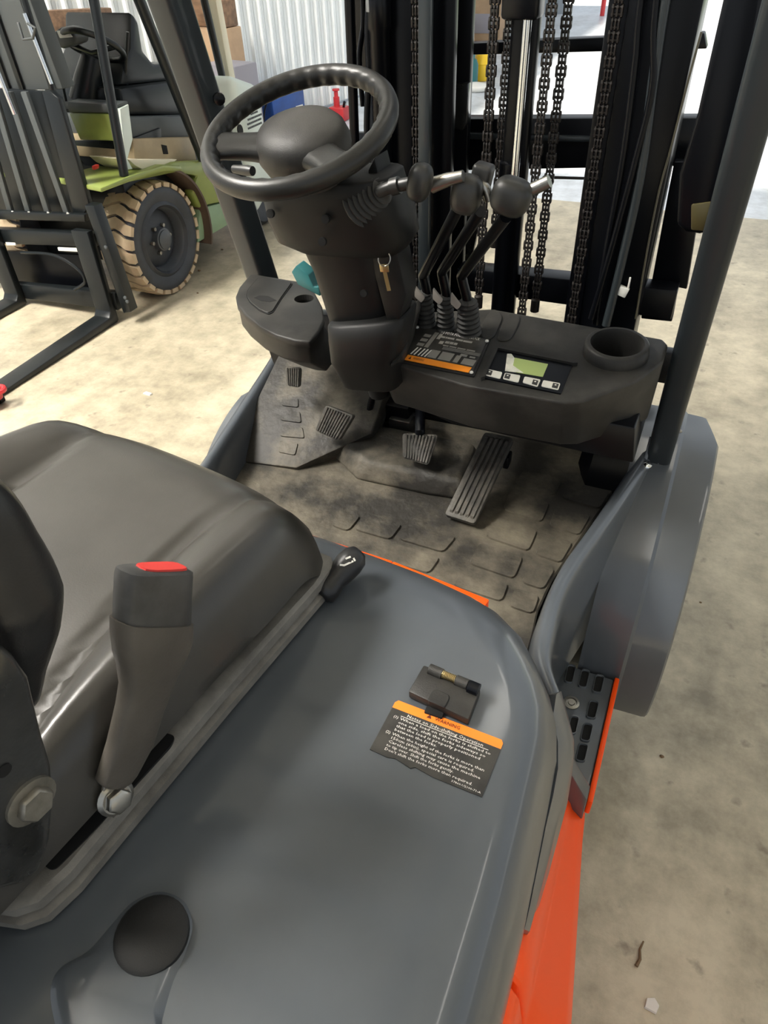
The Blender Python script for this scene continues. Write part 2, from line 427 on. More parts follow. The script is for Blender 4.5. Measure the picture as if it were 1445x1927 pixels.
# hood side trim: tapering grey blade between hood and orange panel
LB = [(1046, 1310), (1040, 1350), (1049, 1400), (1049, 1450), (1040, 1500), (1026, 1560), (1010, 1640), (996, 1710), (986, 1752)]
RB = [(1050, 1308), (1069, 1348), (1080, 1392), (1080, 1420), (1072, 1470), (1056, 1530), (1036, 1605), (1010, 1690), (988, 1764)]
rings = []
for (l, r) in zip(LB, RB):
    A, B = P(*l, z=.835), P(*r, z=.775)
    mid = (A+B)/2 + V((.004, 0, .012)); C = B + V((.004, 0, -.05)); 
    rings.append([A+V((-.012, 0, -.004)), A+V((0, 0, .004)), mid, B, C, C+V((-.03, 0, -.02))])
new('hood_trim', loft(rings), 'hood_grey', FL, label='tapering grey trim blade over the orange side', smooth=60)

# floor plate and rubber mat
MATZ = .62
mt = PL([(1186, 868), (1150, 930), (1095, 1010), (1040, 1090), (1012, 1150), (1003, 1195)], z=MATZ)
mt += [V((.425, .74, MATZ)), V((.47, .66, MATZ)), V((.42, .55, MATZ)), V((-.30, .55, MATZ)), V((-.395, .70, MATZ)), V((-.395, 1.18, MATZ)), V((-.37, 1.40, MATZ)), V((.49, 1.42, MATZ))]
matob = new('floor_mat', bevel(ext(mt, (0, 0, -.012)), .003, 1), 'mat_rubber', FL, label='dusty black rubber floor mat')
def pad(px, z, h=.004, name='tread_pad', m='mat_rubber', par=None, r=.012, **k):
    pts = roundpoly(PL(px, z=z), r, 3)
    c = sum(pts, V())/len(pts); top = [p+(c-p)*0.04+V((0, 0, h)) for p in pts]
    return new(name, prism(top, [p-V((0, 0, .004)) for p in pts]), m, par or matob, smooth=0, **k)
# raised tread pads
for q in ([(985, 885), (1060, 905), (1045, 935), (965, 912)], [(1070, 908), (1148, 928), (1128, 960), (1055, 938)],
          [(958, 925), (1035, 948), (1020, 985), (945, 960)], [(1046, 952), (1112, 972), (1090, 1010), (1032, 990)],
          [(935, 975), (1012, 1000), (995, 1040), (912, 1012)], [(1022, 1003), (1078, 1022), (1055, 1062), (1006, 1045)],
          [(902, 1022), (985, 1050), (968, 1092), (880, 1062)], [(996, 1055), (1045, 1072), (1022, 1112), (980, 1098)],
          [(770, 985), (860, 1012), (835, 1042), (748, 1016)], [(745, 1025), (830, 1050), (808, 1082), (722, 1056)],
          [(690, 968), (758, 988), (735, 1018), (665, 998)], [(640, 960), (680, 972), (655, 1002), (622, 990)],
          [(872, 1072), (958, 1100), (945, 1135), (850, 1104)], [(968, 1108), (1015, 1122), (1003, 1158), (955, 1142)]):
    pad(q, MATZ)
# hump under the pedals
HT = .665
top = PL([(640, 830), (700, 795), (890, 832), (868, 905), (790, 888), (690, 868)], z=HT)
hb = [V((p.x, p.y, MATZ-.002)) for p in top]
cc = sum(hb, V())/len(hb); hb = [p+(p-cc).normalized()*.03 for p in hb]
new('hump', bevel(prism(top, hb), .012, 3), 'mat_rubber', matob)
# sloping toe board at the left with its four pads
tb0 = [V((-.385, 1.40, .76)), V((-.08, 1.40, .76)), V((-.06, 1.22, MATZ)), V((-.20, 1.10, MATZ)), V((-.375, 1.08, MATZ))]
tn = (tb0[1]-tb0[0]).cross(tb0[4]-tb0[0]).normalized()
tn = tn if tn.z > 0 else -tn
for p in tb0[2:4]: p.z = tb0[0].z-((p.x-tb0[0].x)*tn.x+(p.y-tb0[0].y)*tn.y)/tn.z
new('toe_board', bevel(prism(tb0, [p+V((0, .03, -.05)) for p in tb0]), .006, 2), 'mat_rubber', matob)
TP = (tb0[0], tn)
for q in ([(532, 745), (562, 750), (562, 768), (530, 764)], [(529, 770), (565, 775), (568, 797), (528, 792)], [(528, 799), (570, 804), (574, 826), (527, 822)], [(526, 829), (562, 834), (556, 858), (524, 852)]):
    pts = roundpoly([P(*a, plane=TP) for a in q], .006, 3)
    c = sum(pts, V())/len(pts)
    new('tread_pad', prism([p+(c-p)*.05+tn*.003 for p in pts], [p-tn*.004 for p in pts]), 'mat_rubber', matob, smooth=0)
# front bulkhead behind the pedals
new('bulkhead', bevel(ext([V((-.385, 1.40, .60)), V((.50, 1.42, .60)), V((.50, 1.42, .86)), V((-.30, 1.40, .86)), V((-.385, 1.40, .78))], (0, .03, 0)), .004), 'gloss_black', FL)

# side sill (both sides): rolled grey edge from fender to hood
inn = [V((.500, 1.42, .60)), V((.497, 1.401, .60))] + [V((x, y, .60)) for x, y in ((.448, 1.114), (.421, .976), (.417, .862), (.419, .80), (.43, .74), (.462, .672))]
rid = [V((.552, 1.43, .705)), V((.541, 1.385, .702))] + [V((x, y, .70)) for x, y in ((.486, 1.116), (.452, .955), (.441, .868), (.443, .795), (.453, .72), (.491, .652))]
inn, rid = spline(inn, 6), spline(rid, 6)
for sg in (1, -1):
    rings = []
    for a, b in zip(inn, rid):
        o = V((1, 0, 0)); w = (b-a)
        prof = [a, a+w*.55+V((-.004, 0, .012)), a+w*.88+V((-.004, 0, .013)), b+V((.002, 0, .006)), b+V((.012, 0, .002)), b+V((.018, 0, -.010)), b+V((.020, 0, -.05)), b+V((.022, 0, -.33)), V((a.x, a.y, .36))]
        rings.append([V((XC+sg*(p.x-XC), p.y, p.z)) for p in prof])
    new('sill', loft(rings), 'hood_grey', FL, smooth=70)

# front fenders
def fender(sg, xo, yc=1.46, Ry=.45, Rz=.39, label=None):
    zc = .33
    prof = [(.500, .0), (.585, .0), (.592, -.006), (xo-.012, -.008), (xo-.004, -.010), (xo, -.016)]
    rings = []
    for k in range(29):
        a = math.radians(-19+k*(95+19)/28)
        nz = math.sin(a); ny = -math.cos(a)
        ring = []
        for x, d in prof:
            xx = x
            if k >= 26 and x > xo-.06: xx = x-(k-25)*.010*(1 if x > xo-.03 else .4)
            ring.append(V((XC+sg*(xx-XC), yc+ny*(Ry+d), zc+nz*(Rz+d))))
        for x, d in reversed(prof):
            xx = x
            if k >= 26 and x > xo-.06: xx = x-(k-25)*.010*(1 if x > xo-.03 else .4)
            ring.append(V((XC+sg*(xx-XC), yc+ny*(Ry+d-.006), zc+nz*(Rz+d-.006))))
        rings.append(ring)
    return new('fender', loft(rings), 'hood_grey', FL, label=label, smooth=35)
fr = fender(1, .665); fl_ = fender(-1, .620, 1.38, .36, .305)
def rivet(p, n, r, par, m='dull_steel'):
    return new('rivet', lathe([(r, 0), (r*.95, r*.35), (r*.6, r*.65), (.0005, r*.75)], p, n, 12), m, par)
def on_f(px, py, sg=1):
    """pixel -> the fender's arc surface"""
    v = FWD+RGT*((px-CX)/F)-UPV*((py-CY)/F)
    for i in range(400):
        p = CAM+v*(.6+i*.006)
        if ((p.y-1.46)/.45)**2+((p.z-.33)/.39)**2 < 1.0: return p
    return p
for q in ((1278, 812), (1214, 1057), (1246, 866)):
    p = on_f(*q); rivet(p, V((0, p.y-1.46, p.z-.33)), .006, fr)
p = P(457, 830, x=-.49); rivet(p, (-.4, -.5, .7), .006, fl_, 'gloss_black')

# step with open tread
SZ = .35
st = [V((.400, 1.008, SZ)), V((.577, 1.004, SZ)), V((.577, .715, SZ)), V((.400, .715, SZ))]
step = new('step', bevel(ext(st, (0, 0, -.05)), .004, 2), 'hood_grey', FL, label='grey step plate with slotted tread')
def slot(px):
    pts = roundpoly(PL(px, z=SZ), .006, 3); c = sum(pts, V())/len(pts)
    o2 = [p+(p-c).normalized()*.0035 for p in pts]
    rim = loft([[p+V((0, 0, -.001)) for p in o2], [p*.5+q*.5+V((0, 0, .004)) for p, q in zip(o2, pts)], [p+V((0, 0, .004)) for p in pts], [p+(c-p)*.08+V((0, 0, .0006)) for p in pts]], cap=False)
    s = new('tread_slot', rim, 'hood_grey', step, smooth=50)
    new('slot_hole', prism([p+(c-p)*.06+V((0, 0, .0008)) for p in pts], [p+V((0, 0, -.002)) for p in pts]), 'hole', step, smooth=0)
for cx, cy, w in ((1047, 1260, 7), (1073, 1269, 7), (1099, 1278, 7), (1126, 1288, 7.5), (1115, 1336, 8), (1104, 1379, 8), (1095, 1417, 8), (1079, 1365, 7)):
    slot([(cx-w+3, cy-17), (cx+w+3, cy-14), (cx+w-4, cy+17), (cx-w-4, cy+14)])
sc = P(1075, 1323, z=SZ)
new('screw', lathe([(.016, -.001), (.016, .003), (.011, .004), (.010, .001), (.007, .001), (.006, .003), (.0005, .003)], sc, (0, 0, 1), 20), 'steel', step)
new('edge_strip', bevel(box((.582, .86, .335), (.010, .292, .045)), .003), 'orange', FL)
new('step_riser', bevel(prism([V((.46, .72, .60)), V((.575, .72, .40)), V((.577, .716, .30)), V((.46, .716, .30))], [V((.46, .69, .60)), V((.575, .69, .40)), V((.577, .69, .30)), V((.46, .69, .30))]), .004), 'hood_grey', FL)

# wheels
for sg in (1, -1):
    for y, r, w, x in ((1.46, .335, .19, .58), (-.15, .27, .16, .44)):
        c = V((XC+sg*(x-XC)-sg*w, y, r+.002))
        new('wheel', lathe([(r*.30, .02), (r*.52, .0), (r*.62, .03), (r*.9, .0), (r, .03), (r, w-.03), (r*.9, w), (r*.62, w-.03), (r*.52, w-.08), (r*.3, w-.09)], c, (sg, 0, 0), 40), 'gloss_black', FL)

# hood latch
lp = PL([(797, 1250), (905, 1295), (882, 1354), (768, 1301)], z=.958)
latch = new('hood_latch', bevel(ext(lp, (0, 0, -.012)), .0025, 2), 'dusty_plastic', FL, label='black hinged latch cover on the hood')
ex = (lp[1]-lp[0]).normalized(); ey = (lp[0]-lp[3]).normalized(); W = (lp[1]-lp[0]).length; H = (lp[0]-lp[3]).length
lo = lp[3]
pt = lambda u, v, z=0.0: lo+ex*(W*u)+ey*(H*v)+V((0, 0, z))
new('hinge_barrel', tube([pt(.13, .90, .002), pt(.36, .90, .002)], .006, 12), 'dusty_plastic', latch)
new('hinge_barrel', tube([pt(.60, .90, .002), pt(.80, .90, .002)], .006, 12), 'dusty_plastic', latch)
new('hinge_barrel', tube([pt(.82, .86, .003), pt(.99, .86, .003)], .007, 12), 'gloss_black', latch)
hel = [pt(.37+.23*i/80, .88) + ey*(.0036*math.cos(i*.707)) + V((0, 0, .004+.0036*math.sin(i*.707))) for i in range(81)]
new('spring', tube(hel, .0009, 6), 'brass', latch, label='small brass coil spring')
tp = [pt(.34, -.03, .0015), pt(.34, .30, .0015), pt(.38, .40, .0015), pt(.60, .40, .0015), pt(.64, .30, .0015), pt(.64, -.03, .0015)]
new('finger_tab', bevel(ext(roundpoly(tp, .003), (0, 0, -.008)), .001, 1), 'dusty_plastic', latch)
new('latch_tongue', bevel(box(pt(.48, -.06, -.012), (.02, .012, .006)), .001), 'hole', latch)

# warning label on the hood
wl = [P(742, 1314, z=.9465), P(943, 1392, z=.9465), P(905, 1506, z=.9465), P(700, 1402, z=.9465)]
ex = V((1, -.035, 0)).normalized(); ey = V((-ex.y, ex.x, 0)); W = .121; H = .074
KU = ((wl[1]-wl[0]).length+(wl[2]-wl[3]).length)/2/W; KV = ((wl[0]-wl[3]).dot(ey)+(wl[1]-wl[2]).dot(ey))/2/H
o0 = wl[3]*.5+(wl[2]-ex*(W*KU))*.5
o0 = V((o0.x, o0.y, .9462))
Q = lambda u, v, z=0: o0+ex*(u*KU)+ey*(v*KV)+V((0, 0, z))
edge = [Q(0, 0), Q(.020, -.001), Q(.028, .0015), Q(.046, -.0025), Q(.050, .001), Q(.07, -.002), Q(.1205, -.0015), Q(.121, H-.012), Q(0, H-.012)]
wlab = new('warning_label', ext(edge, (0, 0, -.0012)), 'decal_black', FL, label='black warning label with orange heading band', smooth=0)
oc = [Q(0, H-.012), Q(.121, H-.012), Q(.121, H-.004), Q(.1185, H), Q(.0025, H), Q(0, H-.004)]
new('heading_band', ext(oc, (0, 0, -.0012)), 'decal_orange', wlab, smooth=0)
new('heading_text', text_bm([('WARNING', .047*KU, (H-.0082)*KV, .0048*KV, .028*KU)], o0, ex, ey), 'decal_ink', wlab, smooth=0)
tri = bmesh.new()
for a, b, c in ((0, 1, 2),):
    A = [Q(.038, H-.0084, .0006), Q(.0435, H-.0084, .0006), Q(.04075, H-.0032, .0006)]
    add(tri, A, [(0, 1, 2)])
new('warning_triangle', tri, 'decal_ink', wlab, smooth=0)
L = [('Notes on Side-shifting Operation', .019, H-.0180, .0042, .084),
     ('(1)', .006, H-.0245, .0036, .005), ('When a load on the forks is shifted to', .0135, H-.0245, .0036, .100),
     ('one side, shift the forks sideways so', .0135, H-.0298, .0036, .096), ('that the load is properly positioned', .0135, H-.0351, .0036, .092), ('between the forks.', .0135, H-.0404, .0036, .047),
     ('(2)', .006, H-.0467, .0036, .005), ('When the height of the forks is more than', .0135, H-.0467, .0036, .100),
     ('150cm (60in), special care is required.', .0135, H-.0520, .0036, .090), ('Careless shifting may cause the machine', .0135, H-.0573, .0036, .099),
     ('to tip over. Shift the forks gently.', .0135, H-.0626, .0036, .073), ("Don't shift the forks more than required.", .0135, H-.0679, .0036, .094),
     ('57860-U2100-71-A', .088, H-.0730, .0024, .030)]
new('label_text', text_bm([(t, u*KU, v*KV, h*KV, w*KU) for t, u, v, h, w in L], o0, ex, ey), 'decal_white', wlab, smooth=0)
new('underline', ext([Q(.013, H-.0196, .0006), Q(.110, H-.0196, .0006), Q(.110, H-.0191, .0006), Q(.013, H-.0191, .0006)], (0, 0, -.0003)), 'decal_white', wlab, smooth=0)
# ------------------------------------------------------------------ seat
SA = math.radians(9.0)      # the seat is turned a little to the right on its swivel
SF, SR = V((math.sin(SA), math.cos(SA), 0)), V((math.cos(SA), -math.sin(SA), 0))
S0 = V((-.059, .289, 0))
def S(x, y, z): return S0 + SR*x + SF*y + V((0, 0, z))
def side(lx): return (S(lx, 0, 1), SR)      # vertical plane along the seat's side
SX = 0.0
def sm(t): t = max(0, min(1, t)); return t*t*(3-2*t)
HW = .24
def seat_top(u, v):
    # u across (left -> right), v back -> front
    x = (u*2-1); ax = abs(x)
    y = -.30 + v*.622
    w = HW*(1-.10*max(0, (v-.55)/.45)**2) 
    z = 1.062 + .030*v
    # side bolsters rise from a crease that swings outwards towards the back
    c = min(.80, .55+1.6*(v-.70)**2)
    fade = 1-.75*sm((v-.58)/.40)
    if ax > c: z += .034*math.sin(math.pi*min(1.0, (ax-c)/(1-c)*1.05)*.62)*fade
    z -= .009*math.exp(-((ax-c)/.035)**2)*fade
    # round over at the sides and the front
    if ax > .80: z -= .075*((ax-.80)/.20)**2.4
    if v > .84: z -= .075*((v-.84)/.16)**2.3
    if ax > .80 and v > .84: z += .03*((ax-.8)/.2)**2*((v-.84)/.16)**2
    X = SX+x*w
    fr = 1-.07*(ax**3)*sm((v-.6)/.4)
    return S(X, -.30+(y+.30)*fr, z)
nu, nv = 44, 40
bm = grid(seat_top, nu, nv)
bm.verts.ensure_lookup_table()
idx = lambda i, j: i*(nv+1)+j
loop = [idx(i, 0) for i in range(nu+1)]+[idx(nu, j) for j in range(1, nv+1)]+[idx(i, nv) for i in range(nu-1, -1, -1)]+[idx(0, j) for j in range(nv-1, 0, -1)]
prev = [bm.verts[i] for i in loop]
cc = S(0, 0, 0)
lco = [bm.verts[i].co.copy() for i in loop]
for dz, inset in ((-.012, -.003), (-.024, .012), (-.040, .034), (-.046, .050)):
    cur = []
    for p in lco:
        d = V((cc.x-p.x, cc.y-p.y, 0)).normalized()
        zz = min(p.z, 1.04)
        cur.append(bm.verts.new((p.x+d.x*inset, p.y+d.y*inset, (p.z+dz if dz > -.02 else 1.005+dz+.035))))
    n = len(cur)
    for k in range(n): bm.faces.new((prev[k], prev[(k+1) % n], cur[(k+1) % n], cur[k]))
    prev = cur
bm.faces.new(prev)
cush = new('seat_cushion', bm, 'vinyl', FL, smooth=75)
# backrest with wings; only its right wing shows at the edge of the picture
def back(u, v):
    x = u*2-1; ax = abs(x)
    w = .245*(1-.25*sm((v-.55)/.45)); z = 1.07+v*.50
    y = -.28-.22*v
    y += .07*math.exp(-((ax-.9)/.22)**2)*(1-.7*v) + .018*math.sin(v*6.2)
    if ax > .86: y -= .10*((ax-.86)/.14)**2
    if v > .9: y -= .05*((v-.9)/.1)**2
    return S(x*w, y, z)
def backb(u, v):
    x = (u*2-1)*.245*(1-.25*sm((v-.55)/.45)); return S(x*.98, -.40-.20*v, 1.07+v*.50)
bm = grid(back, 24, 24); bm2 = grid(backb, 24, 24, bm)
bmesh.ops.bridge_loops(bm, edges=[e for e in bm.edges if len(e.link_faces) == 1])
new('backrest', bm, 'seat_black', FL, smooth=70)
# black padded wing at the bottom corner of the backrest, seen at the picture's edge
wing = []
for (px, py), r in zip([(-330, 900), (-190, 900), (-70, 960), (-20, 1050), (12, 1120), (22, 1190), (30, 1260), (42, 1320)], (.012, .024, .030, .035, .038, .033, .022, .012)):
    wing.append((P(px, py, plane=side(.20)), r))
path = spline([w[0] for w in wing], 6); rad = [w[1] for w in wing]
rf = lambda t: rad[min(len(rad)-2, int(t*(len(rad)-1)))]*(1-(t*(len(rad)-1) % 1)) + rad[min(len(rad)-1, int(t*(len(rad)-1))+1)]*(t*(len(rad)-1) % 1) if t < 1 else rad[-1]
new('hip_restraint', tube(path, rf, 20), 'seat_black', FL, smooth=80)
flip = lambda p: p - SR*(2*(p-S0).dot(SR))
new('hip_restraint', tube([flip(p) for p in path], rf, 20), 'seat_black', FL, smooth=80)
# recliner bracket: pressed plate with a big hex bolt
br = PL([(-40, 1180), (30, 1235), (58, 1275), (82, 1380), (100, 1440), (105, 1500), (98, 1580), (78, 1640), (40, 1668), (-20, 1682), (-60, 1690)], plane=side(.245))
brk = new('recliner_bracket', bevel(ext(br, SR*-.014), .006, 3), 'seat_metal', FL, smooth=60)
new('recliner_bracket', bevel(ext([flip(p) for p in br], SR*.014), .006, 3), 'seat_metal', FL, smooth=60)
bc = P(60, 1508, plane=side(.247))
new('washer', lathe([(.020, -.004), (.020, .001), (.013, .002)], bc, SR, 24), 'dull_steel', brk)
new('bolt_head', ring_hex(bc, SR+V((0, 0, .1)), .0145, .009), 'dull_steel', brk)
new('bracket_hole', lathe([(.0055, -.002), (.0055, .0006)], P(8, 1450, plane=side(.2455)), SR, 16), 'hole', brk)
new('recliner_pivot', lathe([(.016, 0), (.016, .02), (.012, .022)], P(110, 1490, plane=side(.21)), SR, 20), 'zip_white', brk)
# base tray: two stacked rails along the right, with the dark well in it
zt = .985
outer = PL([(622, 1045), (627, 1060), (600, 1098), (420, 1300), (240, 1510), (130, 1640), (70, 1695), (20, 1712), (-60, 1700), (-160, 1640)], z=zt)
left = [p - SR*(2*(p-S0).dot(SR)) for p in reversed(outer)]
full = outer+left
ccn = sum(full, V())/len(full)
def ins(pts, d, z): return [V((p.x+(ccn.x-p.x)/max(.05, (ccn-p).length)*d, p.y+(ccn.y-p.y)/max(.05, (ccn-p).length)*d, z)) for p in pts]
rg = [ins(full, .006, .948), ins(full, -.004, .952), ins(full, -.004, .962), ins(full, .004, .964), ins(full, .005, .970), ins(full, -.001, .972), ins(full, .0, .982), ins(full, .006, .986), ins(full, .028, .986), ins(full, .032, .960)]
base = new('seat_base', loft(rg), 'base_plastic', FL, smooth=35)
well = PL([(300, 1375), (330, 1385), (322, 1402), (180, 1560), (100, 1640), (78, 1625), (120, 1560), (250, 1430)], z=.9875)
new('base_slot', ext(roundpoly(well, .01), (0, 0, -.004)), 'hole', base, smooth=0)
new('seat_pan', bevel(box(S(0, 0, .975), (.36, .50, .05), Matrix.Rotation(-SA, 3, 'Z')), .01), 'gloss_black', FL)
cz = PL([(245, 1400), (200, 1480), (150, 1500), (165, 1440)], z=.995)
new('pan_plate', bevel(ext(roundpoly(cz, .01), (0, 0, -.006)), .001), 'zip_white', base)
new('wiring', tube(spline(PL([(170, 1380), (140, 1420), (112, 1465), (95, 1500)], z=1.0), 5), .003, 8), 'brass', base)
# seat adjuster lever with white seat symbol
ka, kb = P(608, 1118, plane=side(.225)), P(664, 1052, plane=side(.235))
ax = (kb-ka).normalized()
lever = new('adjuster_lever', lathe([(.010, -.004), (.016, 0), (.0165, .010), (.014, .022), (.0165, .034), (.018, .050), (.0165, .062), (.010, .070), (.001, .072)], ka, ax, 24), 'seat_black', FL, label='black seat adjuster knob with white seat symbol', smooth=70)
tocam = (CAM-(ka+ax*.048)).normalized(); tocam = (tocam-ax*tocam.dot(ax)).normalized()
s2 = ax.cross(tocam).normalized(); o0 = ka+ax*.048+tocam*.0178
for q in ([(-.004, -.006), (-.002, -.007), (.003, .004), (.001, .005)], [(-.004, -.006), (-.002, -.0075), (-.007, -.0105), (-.008, -.009)], [(-.0005, .0065), (.0035, .005), (.004, .007), (0, .0085)], [(-.008, .001), (-.006, 0), (-.003, .006), (-.005, .007)]):
    pts = [o0+ax*b+s2*a for a, b in q]
    new('seat_symbol', ext(pts, -tocam*.002), 'decal_white', lever, smooth=0)
# belt buckle on its rubber sleeve
xb = .245
def ringpx(l, r, x, d, n=16, dx=0):
    """rounded flat section whose left and right edge lie on two pixels"""
    A, B = P(*l, plane=side(x)), P(*r, plane=side(x+dx)); c = (A+B)/2; a = (B-A)/2
    t = SR.copy(); t = (t-a.normalized()*t.dot(a.normalized())).normalized()
    sg = lambda v: math.copysign(abs(v)**.55, v)
    return [c+a*sg(math.cos(2*math.pi*k/n))+t*(d*sg(math.sin(2*math.pi*k/n))) for k in range(n)]
sl = [((218, 1168), (352, 1166), .0165), ((219, 1200), (351, 1198), .0165), ((222, 1232), (346, 1218), .0155), ((228, 1255), (332, 1250), .014), ((232, 1290), (318, 1285), .012), ((225, 1330), (302, 1330), .011), ((208, 1400), (282, 1395), .0105), ((186, 1472), (252, 1450), .010), ((190, 1478), (235, 1476), .008)]
buck = new('seat_belt_buckle', loft([ringpx(a, b, xb, d) for a, b, d in sl]), 'sleeve_rubber', FL, label='seat belt buckle in grey rubber sleeve with red button', smooth=60)
hs = [((222, 1172), (349, 1170), .0145), ((224, 1120), (350, 1118), .0145), ((226, 1085), (352, 1080), .0145), ((229, 1074), (352, 1070), .014), ((236, 1070), (348, 1067), .011)]
new('buckle_housing', loft([ringpx(a, b, xb, d) for a, b, d in hs]), 'buckle_plastic', buck, smooth=50)
new('release_button', loft([ringpx(a, b, xb, d) for a, b, d in (((262, 1073), (346, 1070), .0095), ((264, 1066), (344, 1063), .009))]), 'red_plastic', buck, label='red release button')
ba = P(218, 1502, plane=side(.250))
new('anchor_bolt', bevel(lathe([(.0145, 0), (.0145, .002), (.0115, .003), (.0115, .009), (.009, .010)], ba, (1, -.3, .35), 6), .0006, 1), 'steel', buck)
new('anchor_flange', lathe([(.016, -.002), (.0165, .0), (.013, .003)], ba, (1, -.3, .35), 24), 'steel', buck)
new('anchor_strap', bevel(ext(PL([(200, 1465), (246, 1455), (248, 1490), (215, 1540), (188, 1530)], plane=side(.246)), SR*-.004), .001), 'dull_steel', buck)
# ------------------------------------------------------------------ steering column, wheel, console, levers, pedals
# column: upper shroud, lower shroud, foot cover; sections given by their left/right pixels on the centre plane
def sec(l, r, y, dep, e=.6, n=24, tilt=.0, back=1.0):
    A, B = P(*l, y=y), P(*r, y=y); c = (A+B)/2; a = (B-A)/2
    sg = lambda v: math.copysign(abs(v)**e, v)
    t = V((0, 1, tilt)).normalized()
    return [c+t*(dep*back)+a*sg(math.cos(2*math.pi*k/n))+t*(dep*sg(math.sin(2*math.pi*k/n))) for k in range(n)]
up = new('column_shroud', bevel(loft([sec((497, 352), (716, 345), .945, .060), sec((472, 388), (718, 372), .945, .068), sec((480, 425), (732, 410), .950, .070), sec((500, 464), (748, 470), .962, .066), sec((548, 480), (738, 492), .975, .056)]), .004, 1, 50), 'column_black', FL, smooth=50)
for q in ((508, 402), (612, 412), (606, 455)):
    new('screw_hole', lathe([(.0065, -.004), (.0065, .0008), (.005, .001)], P(*q, y=.943), (0, -1, .2), 14), 'hole', up)
lo = new('column_cover', loft([sec((552, 468), (700, 470), .985, .050), sec((576, 520), (712, 515), .990, .052), sec((594, 575), (724, 566), 1.000, .052), sec((606, 610), (732, 604), 1.008, .050), sec((606, 640), (738, 636), 1.018, .048)]), 'column_black', FL, smooth=50)
new('screw_hole', lathe([(.006, -.004), (.006, .0008)], P(684, 552, y=.982), (0, -1, .2), 14), 'hole', lo)
# flat right wing of the cover with the bright edge, carries the ignition
wg = PL([(692, 320), (704, 296), (716, 345), (740, 436), (764, 556), (748, 612), (728, 606), (700, 500), (690, 400)], y=1.000)
new('side_cover', bevel(ext(wg, (0, .05, 0)), .003, 2), 'column_black', lo)
ft = new('column_foot', bevel(loft([sec((604, 618), (752, 606), .985, .052, .5), sec((606, 650), (748, 640), .978, .052, .5), sec((612, 690), (738, 690), .990, .05, .5), sec((640, 735), (742, 742), 1.01, .045, .5)]), .004, 1, 50), 'column_black', FL, smooth=50)
new('column_shaft', tube([V((-.01, 1.03, 1.20)), V((.01, 1.12, .86))], .022, 14), 'gloss_black', FL)
# teal bracket seen between column and left dash
tbp = PL([(557, 500), (580, 518), (590, 540), (600, 540), (602, 558), (560, 536), (548, 512)], y=1.12)
new('column_bracket', bevel(ext(tbp, (0, .03, 0)), .002), 'teal_paint', FL, label='teal painted column bracket')
# steering wheel
WC = V((-.016, .945, 1.37)); ta = math.radians(21); wn = V((-.05, -math.sin(ta), math.cos(ta))).normalized()
wx = V((1, 0, .05)); wx = (wx-wn*wx.dot(wn)).normalized(); wy = wn.cross(wx)
WR, WT = .128, .0138
wp = lambda a, r=WR, h=0: WC+wx*(r*math.cos(a))+wy*(r*math.sin(a))+wn*h
nseg = 144; rings = []
for i in range(nseg):
    a = 2*math.pi*i/nseg; rad = (wx*math.cos(a)+wy*math.sin(a))
    ring = []
    for k in range(14):
        b = 2*math.pi*k/14
        grip = .0032*(.5+.5*math.sin(a*34))*(1 if math.cos(b) < -.2 else 0)
        ring.append(wp(a)+rad*(math.cos(b)*(WT-grip))+wn*(math.sin(b)*WT*1.05))
    rings.append(ring)
rings.append(rings[0])
bm = loft(rings, cap=False); bmesh.ops.remove_doubles(bm, verts=bm.verts, dist=1e-6)
sw = new('steering_wheel', bm, 'wheel_rubber', FL, label='black steering wheel with finger grips', smooth=60)
# two wide spokes and the domed horn pad
hubc = WC - wn*.018
for a0 in (math.radians(196), math.radians(-38)):
    rings = []
    for t in (0, .2, .45, .7, .9, 1.0):
        r = WR*(1-t)+.045*t; c = wp(a0, r, -.002-.018*t); rad = (wx*math.cos(a0)+wy*math.sin(a0)); tg = wn.cross(rad)
        w = .030-.006*math.sin(t*math.pi); h = .010+.006*t
        rings.append([c+tg*(w*math.copysign(abs(math.cos(2*math.pi*k/16))**.7, math.cos(2*math.pi*k/16)))+wn*(h*math.sin(2*math.pi*k/16)) for k in range(16)])
    new('spoke', loft(rings), 'wheel_rubber', sw, smooth=60)
new('horn_pad', loft([[hubc+wn*h+wx*(rx*math.cos(t))+wy*(ry*math.sin(t)) for t in [2*math.pi*k/36 for k in range(36)]] for rx, ry, h in ((.056, .050, -.05), (.070, .060, -.012), (.071, .061, -.004), (.067, .057, .012), (.059, .050, .021), (.040, .034, .028), (.016, .014, .031), (.001, .001, .0315))]), 'dusty_plastic', sw, smooth=60)
new('hub', lathe([(.030, -.075), (.034, -.02)], WC, wn, 24), 'column_black', sw)
# turn signal stalk base behind the wheel, left
new('stalk_end', lathe([(.006, 0), (.008, .03), (.007, .04)], P(440, 318, y=.99), (1, -.2, .05), 16), 'knob', up)
# direction lever: bellows, rod, knob
ba, bb = P(676, 385, y=.975), P(722, 358, y=.965); d = bb-ba
prof = []
for k in range(7):
    r = .033-.0026*k; h = d.length*k/7*1.05
    prof += [(r, h), (r+.001, h+.0025), (r-.005, h+.0055)]
dl = new('direction_lever', lathe(prof+[(.010, d.length*1.1)], ba, d, 28), 'boot_rubber', FL, label='direction lever with black bellows and knob', smooth=50)
rod = PL([(712, 362), (735, 352), (775, 344)], y=.955)
new('lever_rod', tube(rod, .0085, 14), 'knob', dl)
new('lever_collar', tube(PL([(737, 352), (752, 348)], y=.955), .0115, 14), 'knob', dl)
kr = Matrix.Rotation(math.radians(12), 3, 'Y')
new('lever_knob', ellipsoid(P(790, 343, y=.95), (.0165, .017, .025), 20, 14, .75, kr), 'knob', dl, smooth=70)
new('lever_tip', tube(PL([(812, 349), (842, 338), (872, 331)], y=.975), lambda t: .0105-.003*t, 14), 'steel', dl)
